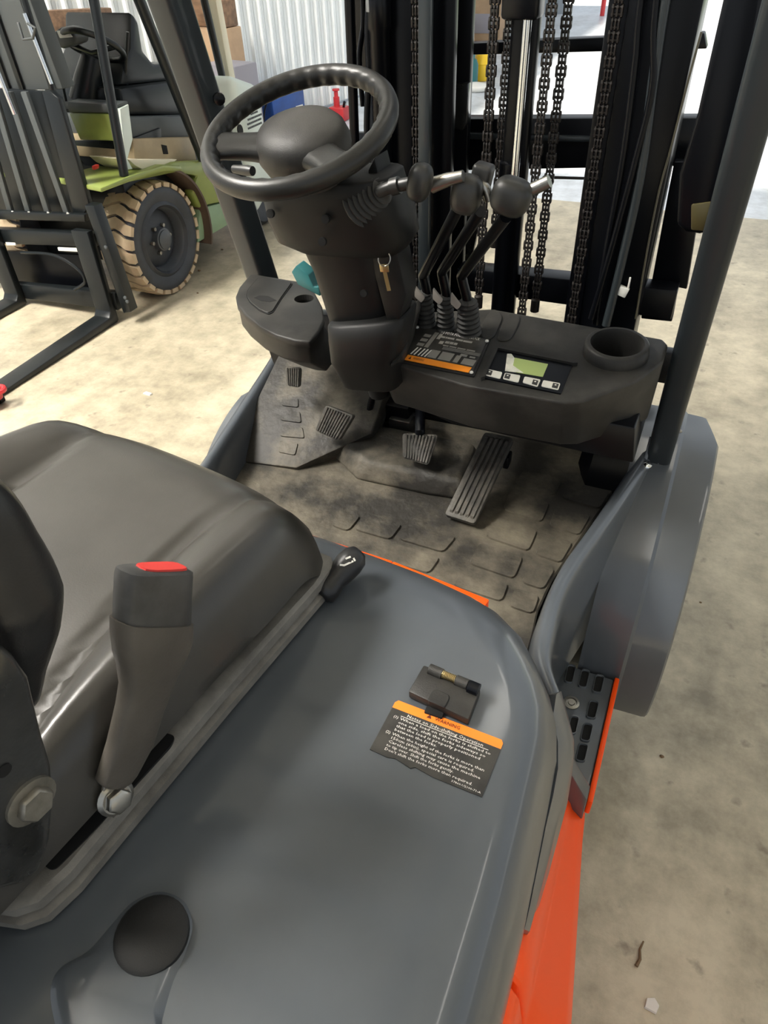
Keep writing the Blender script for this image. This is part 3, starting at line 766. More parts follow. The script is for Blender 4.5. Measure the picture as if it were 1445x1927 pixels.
# ignition lock
lk = P(711, 456, y=.998)
new('ignition_lock', lathe([(.014, -.006), (.014, .002), (.0095, .003), (.0095, .006), (.006, .007)], lk, (.25, -1, .25), 22), 'dull_steel', FL)
# key, ring and second key: hangs from the lock
kg = empty('key_ring', P(722, 487, y=.980), 'keys on a wire ring hanging from the ignition lock', 'keys')
rc = P(723, 487, y=.982); ra = .010
new('ring', tube([rc+V((ra*math.cos(2*math.pi*k/28), .004*math.sin(2*math.pi*k/28), ra*math.sin(2*math.pi*k/28))) for k in range(28)], .0009, 8, closed=True), 'steel', kg)
ka, kb = P(722, 453, y=.982), P(723, 476, y=.982)
new('ignition_key', bevel(bar(ka, kb, .0065, .0022, up=(0, 1, 0)), .0008), 'brass', kg, label='key standing in the lock')
h0, h1, h2 = P(722, 497, y=.982), P(724, 512, y=.982), P(732, 547, y=.982)
bm = bevel(bar(h0, h1, .015, .0022, up=(0, 1, 0)), .003, 2); bar(h1, h2, .0058, .002, up=(0, 1, 0), bm=bm)
new('spare_key', bm, 'brass', kg, label='brass spare key on the ring')

# right console
CZ = 1.0
k0, k1, k2 = P(925, 580, z=CZ), P(1248, 637, z=CZ), P(880, 727, z=CZ-.022)
cn = (k2-k0).cross(k1-k0).normalized(); cn = cn if cn.z > 0 else -cn
ct = [P(*q, plane=(k0, cn)) for q in ((760, 588), (925, 580), (1090, 609), (1248, 637), (1258, 648), (1248, 680), (1198, 718), (1150, 736), (1095, 756), (1060, 758), (880, 727), (757, 690), (722, 682), (724, 640))]
cb = [V((p.x, p.y, .885)) for p in ct]
for i in (6, 7, 8, 9, 10, 11, 12): cb[i] = cb[i]+V((0, .045, -.02))
for i in (3, 4, 5): cb[i] = cb[i]+V((-.004, .03, -.03))
cons = new('console', bevel(prism(ct, cb), .006, 3, 20), 'dusty_plastic', FL, label='right console carrying levers, display and cup holder', smooth=45)
lowp = PL([(738, 745), (850, 798), (1000, 832), (1192, 872)], y=1.105)
new('console_skirt', bevel(ext([lowp[0], lowp[1], lowp[3], V((.50, 1.105, .90)), V((.05, 1.105, .90))], (0, .24, -.03)), .004), 'gloss_black', FL)
# raised left cheek beside the column
ck = [P(724, 640, z=CZ), P(757, 690, z=CZ-.022), P(752, 690, z=CZ-.02), P(722, 684, z=CZ-.02)]
new('console_cheek', bevel(prism([P(742, 632, z=CZ+.03), P(786, 562, z=CZ+.05), P(796, 566, z=CZ+.045), P(757, 672, z=CZ+.012), P(735, 690, z=CZ+.0)], [P(722, 655, z=CZ-.05), P(760, 610, z=CZ-.05), P(786, 612, z=CZ-.05), P(764, 690, z=CZ-.05), P(735, 700, z=CZ-.05)]), .004, 2), 'dusty_plastic', cons)
# top plane of the console, for what lies on it
CP = (ct[1]+cn*.001, cn)
def cpad(px, h, m, name, par, r=.004, lift=0.0, lab=None, smooth=0):
    pts = [P(*a, plane=CP)+cn*lift for a in px]
    pts = roundpoly(pts, r, 4) if r else pts
    return new(name, prism([p+cn*h for p in pts], [p-cn*.003 for p in pts]), m, par, label=lab, smooth=smooth)
# instruction plate
cpad([(752, 682), (782, 612), (922, 640), (892, 710)], .0015, 'black_plastic', 'plate_backing', cons, .003)
pl_ = cpad([(758, 678), (786, 616), (917, 642), (888, 706)], .003, 'decal_black', 'instruction_plate', FL, .002, lab='black instruction plate with orange warning band')
pA, pB, pC = P(759, 680, plane=CP)+cn*.0032, P(886, 706, plane=CP)+cn*.0032, P(787, 617, plane=CP)+cn*.0032
ex = (pB-pA).normalized(); W = (pB-pA).length; ey = (pC-pA); ey = (ey-ex*ey.dot(ex)).normalized(); H = (pC-pA).dot(ey)
def pr(u0, v0, u1, v1, m, name, lift=.0004):
    o = [pA+ex*(W*u)+ey*(H*v)+cn*lift for u, v in ((u0, v0), (u1, v0), (u1, v1), (u0, v1))]
    return new(name, ext(o, -cn*.001), m, pl_, smooth=0)
pr(.01, .01, .96, .155, 'decal_amber', 'warning_band')
band = [('WARNING', W*.12, H*.05, H*.07, W*.16)]
new('band_text', text_bm(band, pA+cn*.0006, ex, ey), 'decal_ink', pl_, smooth=0)
a, b, c = [pA+ex*(W*u)+ey*(H*v)+cn*.0010 for u, v in ((.055, .04), (.095, .04), (.075, .125))]
tri = bmesh.new(); add(tri, [a, b, c], [(0, 1, 2)]); new('band_triangle', tri, 'decal_ink', pl_, smooth=0)
for q in ((.02, .46, .12, .54), (.02, .60, .12, .68), (.02, .74, .12, .82), (.14, .45, .20, .92), (.22, .74, .27, .90), (.30, .62, .36, .70), (.28, .20, .41, .42), (.44, .20, .62, .42), (.66, .20, .73, .40), (.78, .20, .96, .36), (.70, .40, .80, .46), (.84, .40, .92, .44)):
    pr(*q, 'decal_grey', 'printed_panel')
for u in (.03, .08, .14, .19, .24):
    o = [pA+ex*(W*a)+ey*(H*v)+cn*.0006 for a, v in ((u, .19), (u+.018, .19), (u+.045, .40), (u+.027, .40))]
    new('pictogram', ext(o, -cn*.0005), 'decal_white', pl_, smooth=0)
tx = [('TOYOTA FORKLIFT TRUCK', W*.22, H*.905, H*.075, W*.60)]
for v, h, spans in ((.80, .045, ((.25, .33), (.34, .36), (.37, .47), (.50, .60), (.61, .74))), (.665, .06, ((.38, .44), (.45, .50), (.51, .56))), (.58, .03, ((.38, .46), (.48, .58), (.60, .72), (.74, .86)))):
    for u0, u1 in spans: pr(u0, v, u1, v+h, 'decal_grey', 'printed_line')
new('plate_text', text_bm(tx, pA+cn*.0005, ex, ey), 'decal_white', pl_, smooth=0)
for i in range(5): pr(.40, .485+.017*i, .96, .490+.017*i, 'decal_grey', 'ruled_line')
for q in ((785, 619), (916, 645), (887, 704), (757, 676)):
    new('rivet', lathe([(.0035, 0), (.003, .002), (.0005, .003)], P(*q, plane=CP)+cn*.003, cn, 12), 'zip_white', pl_)
# display panel
dp = cpad([(909, 712), (936, 655), (1078, 684), (1055, 742)], .0015, 'gloss_black', 'display_panel', FL, .002, lab='display panel with green screen and four buttons')
cpad([(905, 716), (933, 651), (1083, 682), (1086, 688), (1076, 688), (937, 660), (912, 714)], .006, 'dusty_plastic', 'display_bezel', dp, 0)
cpad([(957, 700), (963, 674), (1031, 687), (1021, 711)], .0022, 'lcd', 'screen', dp, .001, lab='pale green display screen')
cpad([(950, 700), (954, 668), (962, 668), (968, 676), (965, 690), (985, 704)], .0026, 'lcd_scuff', 'screen_scuff', dp, .001)
bt = [((912, 708), (916, 697), (945, 703), (941, 715)), ((946, 715), (950, 704), (979, 709), (975, 722)), ((983, 722), (987, 711), (1017, 717), (1011, 730)), ((1018, 729), (1022, 718), (1054, 724), (1050, 736))]
for i, q in enumerate(bt):
    k = cpad(q, .0030, 'button_white', 'display_button', dp, .003)
    A, B, C, D = [V(P(*a, plane=CP)) for a in q]
    f0, f1 = ((.06, .40) if i < 2 else (.60, .94))
    pts = [A+(D-A)*f0+(B-A)*.12, A+(D-A)*f1+(B-A)*.12, A+(D-A)*f1+(B-A)*.88, A+(D-A)*f0+(B-A)*.88]
    cpt = sum(pts, V())/4
    new('button_symbol', ext([p+cn*.0034 for p in pts], -cn*.001), 'decal_black', dp, smooth=0)
    new('button_dot', lathe([(.0016, 0), (.0016, .0005)], cpt+cn*.0034+(B-A)*.1, cn, 10), 'button_white', dp)
# finger recesses beside the levers
for q in ([(905, 615), (922, 585), (938, 586), (945, 600), (930, 632), (912, 640), (903, 632)], [(938, 628), (955, 592), (974, 592), (978, 604), (962, 636), (945, 642), (936, 638)]):
    pts = spline([P(*a, plane=CP) for a in q+[q[0]]], 4)[:-1]; c = sum(pts, V())/len(pts)
    new('finger_pad', loft([pts, [p+(c-p)*.06+cn*.002 for p in pts], [p+(c-p)*.16+cn*.0022 for p in pts]]), 'dusty_plastic', cons, smooth=50)
# cup holder
cc = P(1158, 664, plane=CP)
ch = new('cup_holder', lathe([(.056, -.01), (.056, .002), (.054, .018), (.050, .021), (.045, .021), (.0435, .016), (.042, -.02), (.040, -.065), (.001, -.066), (.001, -.069), (.0425, -.069), (.0445, -.012)], cc, cn, 44, cap=False), 'dusty_plastic', FL, label='round black cup holder in the console', smooth=50)
cut(cons, lathe([(.0455, -.075), (.0455, .02)], cc, cn, 40))
# three levers on ribbed boots
ys = 1.12
for i, (bx, by, mid, kn, yk, srow) in enumerate((((803, 590), None, [(803, 548), (796, 518), (862, 392)], (878, 366), .99, 0), ((838, 597), None, [(840, 552), (831, 512), (904, 398)], (906, 336), 1.02, 1), ((882, 606), None, [(880, 566), (868, 520), (952, 408)], (962, 370), .99, 2))):
    base = P(bx[0], bx[1]+22, plane=CP); topc = P(bx[0]+(-4, 0, -2)[i], bx[1]-38, y=base.y-.005)
    d = topc-base; prof = []; r0 = (.0175, .0175, .023)[i]
    for k in range(7):
        h = d.length*k/7; r = r0*(1-.035*k)
        prof += [(r, h), (r+.0008, h+.003), (r-.0035, h+.0065)]
    prof += [(r0*.75, d.length), (r0*.45, d.length*1.08)]
    lv = new('control_lever', lathe(prof, base, d, 26), 'boot_rubber', FL, smooth=50)
    pts = [P(*mid[0], y=base.y-.005), P(*mid[1], y=base.y-.01), P(*mid[2], y=yk+.01)]
    path = [topc*.6+base*.4]+spline([pts[0], pts[1]*.75+pts[0]*.25, pts[1]], 3)+[pts[1]*.8+pts[2]*.2, pts[2]]
    new('lever_arm', tube(path, .0088, 12), 'gloss_black', lv)
    kc = P(*kn, y=yk)
    if i == 1: new('lever_knob', bevel(box(kc, (.028, .028, .040), Matrix.Rotation(.2, 3, 'Y')), .006, 3), 'knob', lv, smooth=60)
    else: new('lever_knob', ellipsoid(kc, ((.0215, .020, .0265), 0, (.0275, .023, .0245))[i], 22, 14, .72, Matrix.Rotation((.15, 0, .25)[i], 3, 'Y')), 'knob', lv, smooth=70)
    if i == 2: new('lever_pin', tube(PL([(990, 362), (1034, 341)], y=yk+.01), .0085, 14), 'steel', lv)
    if i == 1: new('lever_pin', tube(spline(PL([(893, 345), (912, 352), (922, 378)], y=yk-.015), 4), .007, 12), 'steel', lv)
    for ta_ in (0,):
        tg = P((790, 824, 858)[i], (552, 556, 565)[i], y=base.y-.02)
        new('boot_flap', bevel(ext(roundpoly([tg+V((-.010, 0, .012)), tg+V((.010, -.002, -.008)), tg+V((.004, -.004, -.016)), tg+V((-.009, -.004, -.006))], .003), (0, .004, .001)), .0008), 'boot_worn', lv)

# left dash
LZ = .975
ld = PL([(470, 516), (483, 516), (530, 524), (568, 530), (590, 545), (606, 575), (610, 600), (600, 622), (583, 642), (556, 640), (520, 630), (490, 615), (462, 592), (446, 572), (443, 557), (450, 540)], z=LZ)
lbm = [V((p.x, p.y, LZ-.03)) for p in ld]
lcen = sum(ld, V())/len(ld)
b2 = [V((p.x+(lcen.x-p.x)*.25+.02, p.y+(lcen.y-p.y)*.25+.05, .865)) for p in ld]
bm = loft([ld, [p+V((0, 0, -.012)) for p in ld], [p+(lcen-p)*.03+V((0, 0, -.018)) for p in ld], [p+(lcen-p)*.04+V((0, 0, -.05)) for p in ld], b2])
dash = new('dash', bevel(bm, .004, 2, 35), 'dusty_plastic', FL, label='left dash with a pocket lid', smooth=45)
lid = PL([(486, 522), (466, 545), (463, 558), (470, 570), (488, 585), (505, 592), (514, 588), (530, 562), (552, 532), (500, 524)], z=LZ+.001)
lid = roundpoly(lid, .01, 3); c = sum(lid, V())/len(lid)
new('lid_seam', prism([p+V((0, 0, .0004)) for p in lid], [p-V((0, 0, .004)) for p in lid]), 'hole', dash, smooth=0)
new('pocket_lid', bevel(prism([p+(c-p)*.05+V((0, 0, .0025)) for p in lid], [p+(c-p)*.045-V((0, 0, .004)) for p in lid]), .0008, 1), 'dusty_plastic', dash)
fs = PL([(478, 560), (488, 556), (505, 557), (520, 565), (508, 568), (492, 566)], z=LZ+.004)
new('finger_slot', ext(fs, (0, 0, -.001)), 'hole', dash, smooth=0)
bc_ = P(572, 562, z=LZ)
cut(dash, lathe([(.020, -.05), (.021, .01)], bc_, (0, 0, 1), 24))
new('brake_opening', lathe([(.0208, -.003), (.0200, -.046), (.001, -.047)], bc_, (0, 0, 1), 24, cap=False), 'hole', dash)
new('lower_panel', bevel(ext(PL([(498, 640), (700, 690), (705, 765), (640, 757), (575, 735), (527, 720)], y=1.37), (0, .025, 0)), .003), 'gloss_black', FL)

# pedals
def ribbed(name, px, nrm_y, th, ridges, along, m='pad_rubber', label=None, arm=None, r=.008):
    """pad on a plane through its own pixels: px = [TL, TR, BR, BL] with (pixel, z)"""
    pts = [P(*q[:2], z=q[2]) for q in px]
    n = (pts[1]-pts[0]).cross(pts[3]-pts[0]).normalized(); n = n if n.z > 0 or n.y < 0 else -n
    if n.dot(CAM-pts[0]) < 0: n = -n
    ol = roundpoly(pts, r, 4)
    ob = new(name, bevel(prism([p for p in ol], [p-n*th for p in ol]), .002, 2), m, FL, label=label)
    for k in range(ridges):
        t0, t1 = (k+.18)/ridges*.86+.07, (k+.82)/ridges*.86+.07
        if along: q = [pts[0]*(1-t)+pts[1]*t for t in (t0, t1)]; w = [pts[3]*(1-t)+pts[2]*t for t in (t1, t0)]
        else: q = [pts[0]*(1-t)+pts[3]*t for t in (t0, t1)]; w = [pts[1]*(1-t)+pts[2]*t for t in (t1, t0)]
        qq = q+w; c = sum(qq, V())/4
        qq = [p+(c-p)*.07 for p in qq]
        new('ridge', prism([p+(c-p)*.06+n*.0035 for p in qq], [p-n*.001 for p in qq]), m, ob, smooth=0)
    return ob
acc = ribbed('accelerator_pedal', [(912, 812, .735), (967, 824, .735), (893, 986, .640), (836, 968, .640)], 0, .014, 5, True, label='long ribbed accelerator pedal')
new('pedal_clip', bevel(box(P(955, 865, z=.69), (.012, .03, .03)), .003), 'gloss_black', acc)
brk_ = ribbed('brake_pedal', [(757, 815, .735), (825, 818, .735), (806, 876, .690), (757, 862, .690)], 0, .012, 9, True, label='ribbed brake pedal')
new('pedal_arm', tube(spline([P(790, 835, z=.70), P(790, 800, z=.745), P(790, 765, y=1.36)], 4), .011, 10), 'gloss_black', brk_)
inc = ribbed('inching_pedal', [(612, 762, .76), (665, 782, .76), (636, 830, .70), (592, 810, .70)], 0, .012, 9, True, label='worn ribbed inching pedal')
new('pedal_arm', tube(spline(PL([(640, 805), (672, 812), (690, 790), (700, 752), (704, 740)], y=1.28), 5), .008, 10), 'gloss_black', inc)
prk = ribbed('parking_pedal', [(536, 690, .80), (566, 692, .80), (564, 730, .76), (540, 726, .76)], 0, .012, 6, True, label='small ribbed foot pedal under the dash')
new('valve_block', bevel(box(P(758, 800, y=1.33), (.055, .05, .055)), .004), 'seat_metal', FL)
new('pedal_bracket', bevel(box(P(730, 770, y=1.34), (.12, .04, .05)), .004), 'gloss_black', FL)
new('pedal_bracket', bevel(box(P(680, 755, y=1.36), (.10, .02, .06)), .004), 'seat_metal', FL)
# ------------------------------------------------------------------ mast, overhead guard
MY = 1.65
def rail(x0, x1, y0, y1, z0=.12, z1=2.08, m='gloss_black', name='mast_rail'):
    """upright channel, open towards the mast's middle"""
    t = .022; s = 1 if (x0+x1)/2 < .075 else -1
    xi, xo = (x1, x0) if s > 0 else (x0, x1)
    pr = [V((xo, y0, 0)), V((xi, y0, 0)), V((xi, y0+t, 0)), V((xo+s*t, y0+t, 0)), V((xo+s*t, y1-t, 0)), V((xi, y1-t, 0)), V((xi, y1, 0)), V((xo, y1, 0))]
    return new(name, bevel(prism([p+V((0, 0, z1)) for p in pr], [p+V((0, 0, z0)) for p in pr]), .004, 2), m, FL)
rail(.300, .432, 1.66, 1.80); rail(-.232, -.132, 1.66, 1.80)
rail(.258, .300, 1.70, 1.84); rail(-.108, -.050, 1.70, 1.84)
def pbar(px, y, dy, m='gloss_black', name='crossbeam', par=FL, bv=.003, tall=False, **k):
    pts = PL(px, y=y)
    if tall:      # runs on to the mast's top
        for p in pts:
            if p.z > 1.45: p.z = 2.05
    return new(name, bevel(ext(pts, (0, dy, 0)), bv, 2), m, par, **k)
pbar([(664, -60), (792, -60), (792, 140), (664, 140)], 1.815, .02, 'gloss_black', 'mast_web', tall=True)
pbar([(690, 130), (792, 130), (792, 600), (690, 600)], 1.815, .02, 'gloss_black', 'mast_web')
pbar([(668, 250), (700, 250), (700, 600), (668, 600)], 1.83, .02, 'gloss_black', 'mast_web')
# dark grey flat guide bar in front of the left rail
pbar([(787, -60), (813, -60), (804, 560), (786, 560)], 1.64, .02, 'guard_grey', 'guide_bar', tall=True)
# slim post and hoses outboard of the left rail
pbar([(654, -60), (669, -60), (672, 320), (660, 320)], 1.62, .02, 'gloss_black', 'hose_guard', tall=True)
new('hose', tube(spline(PL([(697, -60), (692, 60), (694, 130), (690, 240), (694, 330)], y=1.63), 6), .007, 10), 'gloss_black', FL)
new('hose', tube(spline(PL([(680, -60), (684, 40), (676, 110), (683, 200)], y=1.66), 6), .006, 10), 'gloss_black', FL)
new('hose_fitting', lathe([(.009, 0), (.009, .02), (.006, .024), (.006, .045)], P(697, 22, y=1.62), (0, 0, 1), 6), 'steel', FL)
new('lift_cylinder', lathe([(.022, 0), (.022, 1.20), (.026, 1.205), (.026, 1.28), (.022, 1.285), (.022, 1.7)], V((-.195, 1.635, .20)), (0, 0, 1), 20), 'gloss_black', FL)
# cross beams between and in front of the rails
pbar([(830, 84), (1325, 62), (1330, 92), (830, 105)], 1.97, .04)
pbar([(820, 224), (1345, 222), (1335, 312), (820, 322)], 1.88, .05)
pbar([(850, 250), (1120, 258), (1120, 268), (850, 262)], 1.868, .02, 'guard_grey', 'beam_edge')
pbar([(860, 505), (1275, 548), (1262, 602), (860, 545)], 1.72, .06)
pbar([(1020, 332), (1110, 335), (1110, 339), (1020, 337)], 1.86, .01, 'chain_steel', 'tie_bar')
pbar([(846, 160), (882, 156), (879, 232), (870, 246), (845, 240)], 1.80, .02, 'seat_metal', 'bracket')
pbar([(815, 165), (848, 158), (848, 420), (815, 420)], 1.78, .03, 'gloss_black', 'bracket')
pbar([(836, 402), (868, 372), (902, 420), (880, 520), (836, 520)], 1.90, .02, 'seat_metal', 'bracket')
new('roller', lathe([(.018, -.012), (.022, -.006), (.022, .006), (.018, .012)], P(832, 148, y=1.75), (1, 0, 0), 20), 'dull_steel', FL)
# lift cylinder with chrome rod in the middle
cy = V((.100, 1.70, .20))
new('lift_cylinder', lathe([(.030, 0), (.030, .90), (.033, .905), (.033, .95), (.027, .955)], cy, (0, 0, 1), 28), 'gloss_black', FL)
rod0, rod1 = P(966, 336, y=1.655), P(997, 36, y=1.655)
new('piston_rod', tube([V((.113, 1.66, 1.10)), V((.113, 1.66, 1.42))], .0095, 20), 'chrome', FL, label='bright chrome piston rod')
new('cylinder_sleeve', bevel(ext([V((.074, 1.68, .62)), V((.132, 1.68, .62)), V((.132, 1.68, 2.05)), V((.074, 1.68, 2.05))], (0, .03, 0)), .008, 2), 'gloss_black', FL)
new('rod_head', bevel(box((.10, 1.67, 1.47), (.075, .06, .10)), .008, 2), 'gloss_black', FL)
# leaf chains, link by link
lm = bmesh.new()
def plate(dx, t, h, w):
    pr = [V((dx-t/2, -w*math.sin(q), w*math.cos(q)+(h if math.cos(q) > 0 else -h))) for q in [2*math.pi*(k+.5)/10 for k in range(10)]]
    ext(pr, (t, 0, 0), lm)
for dx in (-.0085, 0, .0085): plate(dx, .0036, .0050, .0062)
for dz in (-.0056, .0056): lathe([(.0030, -.0112), (.0030, .0112)], (0, 0, dz), (1, 0, 0), 8, lm)
bmesh.ops.recalc_face_normals(lm, faces=lm.faces)
LM = bpy.data.meshes.new('chain_link'); lm.to_mesh(LM); lm.free(); LM.materials.append(MATS['chain_steel'])
for cx, cyy, z0, z1 in ((-.119, 1.655, .86, 1.56), (.047, 1.655, .86, 1.56), (.066, 1.70, 1.0, 1.56), (.160, 1.655, .80, 1.56), (.186, 1.68, .86, 1.56), (.284, 1.655, .80, 1.56)):
    an = new('lift_chain', lathe([(.011, 0), (.011, .03), (.006, .034)], V((cx, cyy, z0-.045)), (0, 0, 1), 12), 'chain_steel', FL)
    new('chain_run', bevel(box((cx, cyy, 1.80), (.020, .013, .48)), .002), 'chain_steel', an)
    z = z0; k = 0
    while z < z1:
        l = bpy.data.objects.new('chain_link', LM); COL.objects.link(l); l.parent = an; l.location = (cx, cyy, z)
        l.scale = (1.0 if k % 2 else .74, 1, 1); z += .0205; k += 1
# hoses down the right rail
for j, pts in enumerate(([(1215, -60), (1195, 120), (1172, 300), (1140, 480), (1120, 610)], [(1262, -60), (1232, 130), (1205, 330), (1168, 500), (1140, 612)], [(1240, -40), (1228, 160), (1196, 300), (1150, 470), (1112, 600)])):
    new('hose', tube(spline([P(*pts[0], y=1.645-.006*j)+V((0, 0, .5))]+PL(pts, y=1.645-.006*j), 8), (.008, .010, .007)[j], 10), 'gloss_black' if j != 1 else 'guard_grey', FL)
new('cable', tube(spline(PL([(1320, 60), (1298, 140), (1262, 280), (1240, 360), (1218, 470), (1196, 600)], y=1.65), 8), .0022, 8), 'cable_tan', FL)
zt_ = P(1172, 548, y=1.64)
zb_ = new('cable_clip', bevel(box(zt_, (.022, .012, .022), Matrix.Rotation(.3, 3, 'Y')), .002), 'zip_white', FL, label='white plastic cable clip')
new('clip_tail', bevel(bar(zt_+V((.01, 0, .008)), P(1186, 522, y=1.64), .006, .004), .001), 'zip_white', zb_)
# black lamp bracket and tail pieces right of the mast
pbar([(1268, 305), (1330, 305), (1292, 545), (1226, 530)], 1.78, .03, 'gloss_black', 'side_plate')
pbar([(1232, 534), (1276, 538), (1275, 544), (1231, 540)], 1.77, .02, 'decal_orange', 'reflector_strip')
pbar([(1210, 555), (1272, 560), (1264, 606), (1206, 600)], 1.74, .04, 'gloss_black', 'bracket')
# load carriage and forks ahead of the mast
for z in (.16, .56): new('carriage_bar', bevel(box((.075, 2.0, z), (.95, .04, .10)), .006), 'gloss_black', FL)
for x in (-.22, .37):
    pr = [V((0, 2.02, .62)), V((0, 2.06, .62)), V((0, 2.06, .085)), V((0, 3.05, .055)), V((0, 3.05, .045)), V((0, 2.06, .045)), V((0, 2.02, .07))]
    new('fork', bevel(ext([p+V((x-.05, 0, 0)) for p in pr], (.10, 0, 0)), .004), 'gloss_black', FL)

# overhead guard
gd = bmesh.new()
def gbar(a, b, w, h, name, m='guard_grey', up=(0, 0, 1), bv=.008, par=FL, **k): return new(name, bevel(bar(a, b, w, h, up), bv, 3), m, par, **k)
rp0, rp1 = V((.553, 1.345, .675)), V((.553, 1.02, 2.02))
lp0, lp1 = V((-.425, 1.475, .70)), V((-.425, 1.10, 2.02))
pr_ = gbar(rp0, rp1, .050, .066, 'guard_pillar', up=(0, 1, 0), bv=.012)
pl2 = gbar(lp0, lp1, .052, .066, 'guard_pillar', up=(0, 1, 0), bv=.010)
for sg in (1, -1):
    x = XC+sg*.46
    gbar(V((x, -.50, .90)), V((x, -.42, 2.02)), .05, .06, 'guard_pillar', up=(0, 1, 0))
    gbar(V((x, -.48, 2.03)), V((x, 1.10, 2.05)), .05, .06, 'roof_rail')
for k in range(7): gbar(V((XC-.46, -.40+k*.24, 2.06)), V((XC+.46, -.40+k*.24, 2.06)), .028, .045, 'roof_bar', bv=.004)
# cover pad on the upper right pillar with its amber lower end
pd = PL([(1372, -50), (1445, -50), (1405, 200), (1352, 418), (1338, 438), (1316, 442), (1290, 438), (1273, 424), (1278, 330), (1312, 215)], y=1.30)
cp_ = new('pillar_cover', bevel(ext(pd, (0, .035, 0)), .008, 3), 'gloss_black', FL)
new('cover_lens', bevel(ext(PL([(1300, 385), (1352, 378), (1346, 418), (1328, 436), (1300, 434)], y=1.297), (0, .006, 0)), .003), 'lamp_amber', cp_)
for q in ((1217, 876), (1240, 866)):
    p = P(*q, z=.700); rivet(p, (0, -.3, 1), .0105, pr_, 'chrome')
rivet(P(412, 186, y=1.30), (.7, -.7, 0), .012, pl2, 'gloss_black'); rivet(P(472, 460, y=1.38), (.7, -.7, 0), .008, pl2, 'gloss_black')
new('corner_pin', tube([P(1214, 868, z=.70), P(1226, 822, z=.745)], .004, 8), 'hood_grey', FL)
# ------------------------------------------------------------------ the green forklift parked facing the other way
mat('g_green', (0.20, 0.245, 0.055), 0.4, var=0.12, vscale=4, coat=0.3)
mat('g_pale', (0.225, 0.33, 0.20), 0.45, var=0.08, vscale=3)
mat('g_white', (0.62, 0.68, 0.62), 0.45)
mat('g_cream', (0.72, 0.66, 0.50), 0.5)
mat('g_dark', (0.008, 0.010, 0.011), 0.32, spec=0.35)
mat('g_grey', (0.055, 0.062, 0.064), 0.5)
mat('g_tread', (0.46, 0.355, 0.23), 0.8, var=0.15, vscale=8)
mat('g_tyre', (0.030, 0.034, 0.042), 0.55, var=0.3, vscale=8)
mat('g_rim', (0.055, 0.060, 0.068), 0.4)
mat('g_tan', (0.33, 0.255, 0.150), 0.5, var=0.15, vscale=6)
mat('g_brown', (0.075, 0.048, 0.032), 0.7, var=0.2, vscale=10)
GX = -2.56
G = empty('forklift', (GX, 3.4, 0), 'green and pale green forklift with lowered forks by the ribbed wall', 'forklift')
def gp(px, y=None, x=None, d=(0, .03, 0), m='g_dark', name='panel', bv=.004, par=G, r=0, **k):
    pts = PL(px, y=y) if y is not None else PL(px, x=x)
    if r: pts = roundpoly(pts, r, 3)
    return new(name, bevel(ext(pts, d), bv, 2), m, par, **k)
# front wheels with lugged tyres
def gwheel(xo, sg, y, R, w):
    c = V((xo, y, R))
    hubo = new('wheel', lathe([(R*.22, -.05), (R*.40, -.06), (R*.50, -.075), (R*.56, -.02), (R*.60, .0), (R*.63, -.004), (R*.66, -.012), (R*.80, .0), (R*.88, -.004), (R*.93, -.016), (R*.945, -.03), (R*.945, -w+.03), (R*.88, -w), (R*.3, -w)], c, (sg, 0, 0), 48), 'g_tyre', G, smooth=35)
    new('rim', lathe([(R*.12, -.015), (R*.20, -.02), (R*.22, -.055), (R*.50, -.080), (R*.54, -.025), (R*.56, -.015)], c, (sg, 0, 0), 40, cap=False), 'g_rim', hubo, smooth=40)
    new('hub', lathe([(R*.17, -.05), (R*.17, -.012), (R*.10, -.004), (.001, -.003)], c, (sg, 0, 0), 20), 'g_rim', hubo, smooth=40)
    for k in range(6):
        a = k*math.pi/3; new('wheel_nut', lathe([(.010, -.05), (.010, -.034)], c+V((0, R*.25*math.cos(a), R*.25*math.sin(a))), (sg, 0, 0), 6), 'dull_steel', hubo)
    lb = bmesh.new(); N = 26
    for row in (0, 1):
        pts = []
        for (u, dv) in ((0, -.52), (.35, -.46), (.6, -.20), (1, .02), (1, .94), (.6, .70), (.35, .42), (0, .30)):
            x = -.002-u*(w*.5) if row == 0 else -w+.002+u*(w*.5)
            pts.append((x, dv))
        top, bot = [], []
        for x, dv in pts:
            a = dv*2*math.pi/N*.86; edge = .012 if (abs(x) < .01 or abs(x+w) < .01) else 0
            top.append(V((sg*x, -math.cos(a)*(R-edge*.6), math.sin(a)*(R-edge*.6)))); bot.append(V((sg*x, -math.cos(a)*R*.90, math.sin(a)*R*.90)))
        prism(top, bot, lb)
    bmesh.ops.recalc_face_normals(lb, faces=lb.faces)
    me = bpy.data.meshes.new('tread_lug'); lb.to_mesh(me); lb.free(); me.materials.append(MATS['g_tread'])
    for k in range(N):
        o = bpy.data.objects.new('tread_lug', me); COL.objects.link(o); o.parent = hubo; o.location = c; o.rotation_euler = (2*math.pi*k/N, 0, 0)
GR = .287
gwheel(-2.075, 1, 3.02, GR, .21); gwheel(2*GX+2.075, -1, 3.02, GR, .21)
for sg in (1, -1): new('wheel', lathe([(.10, -.02), (.14, 0), (.20, 0), (.225, -.03), (.225, -.13), (.2, -.16)], V((GX+sg*.40, 4.15, .226)), (sg, 0, 0), 36), 'g_tyre', G)
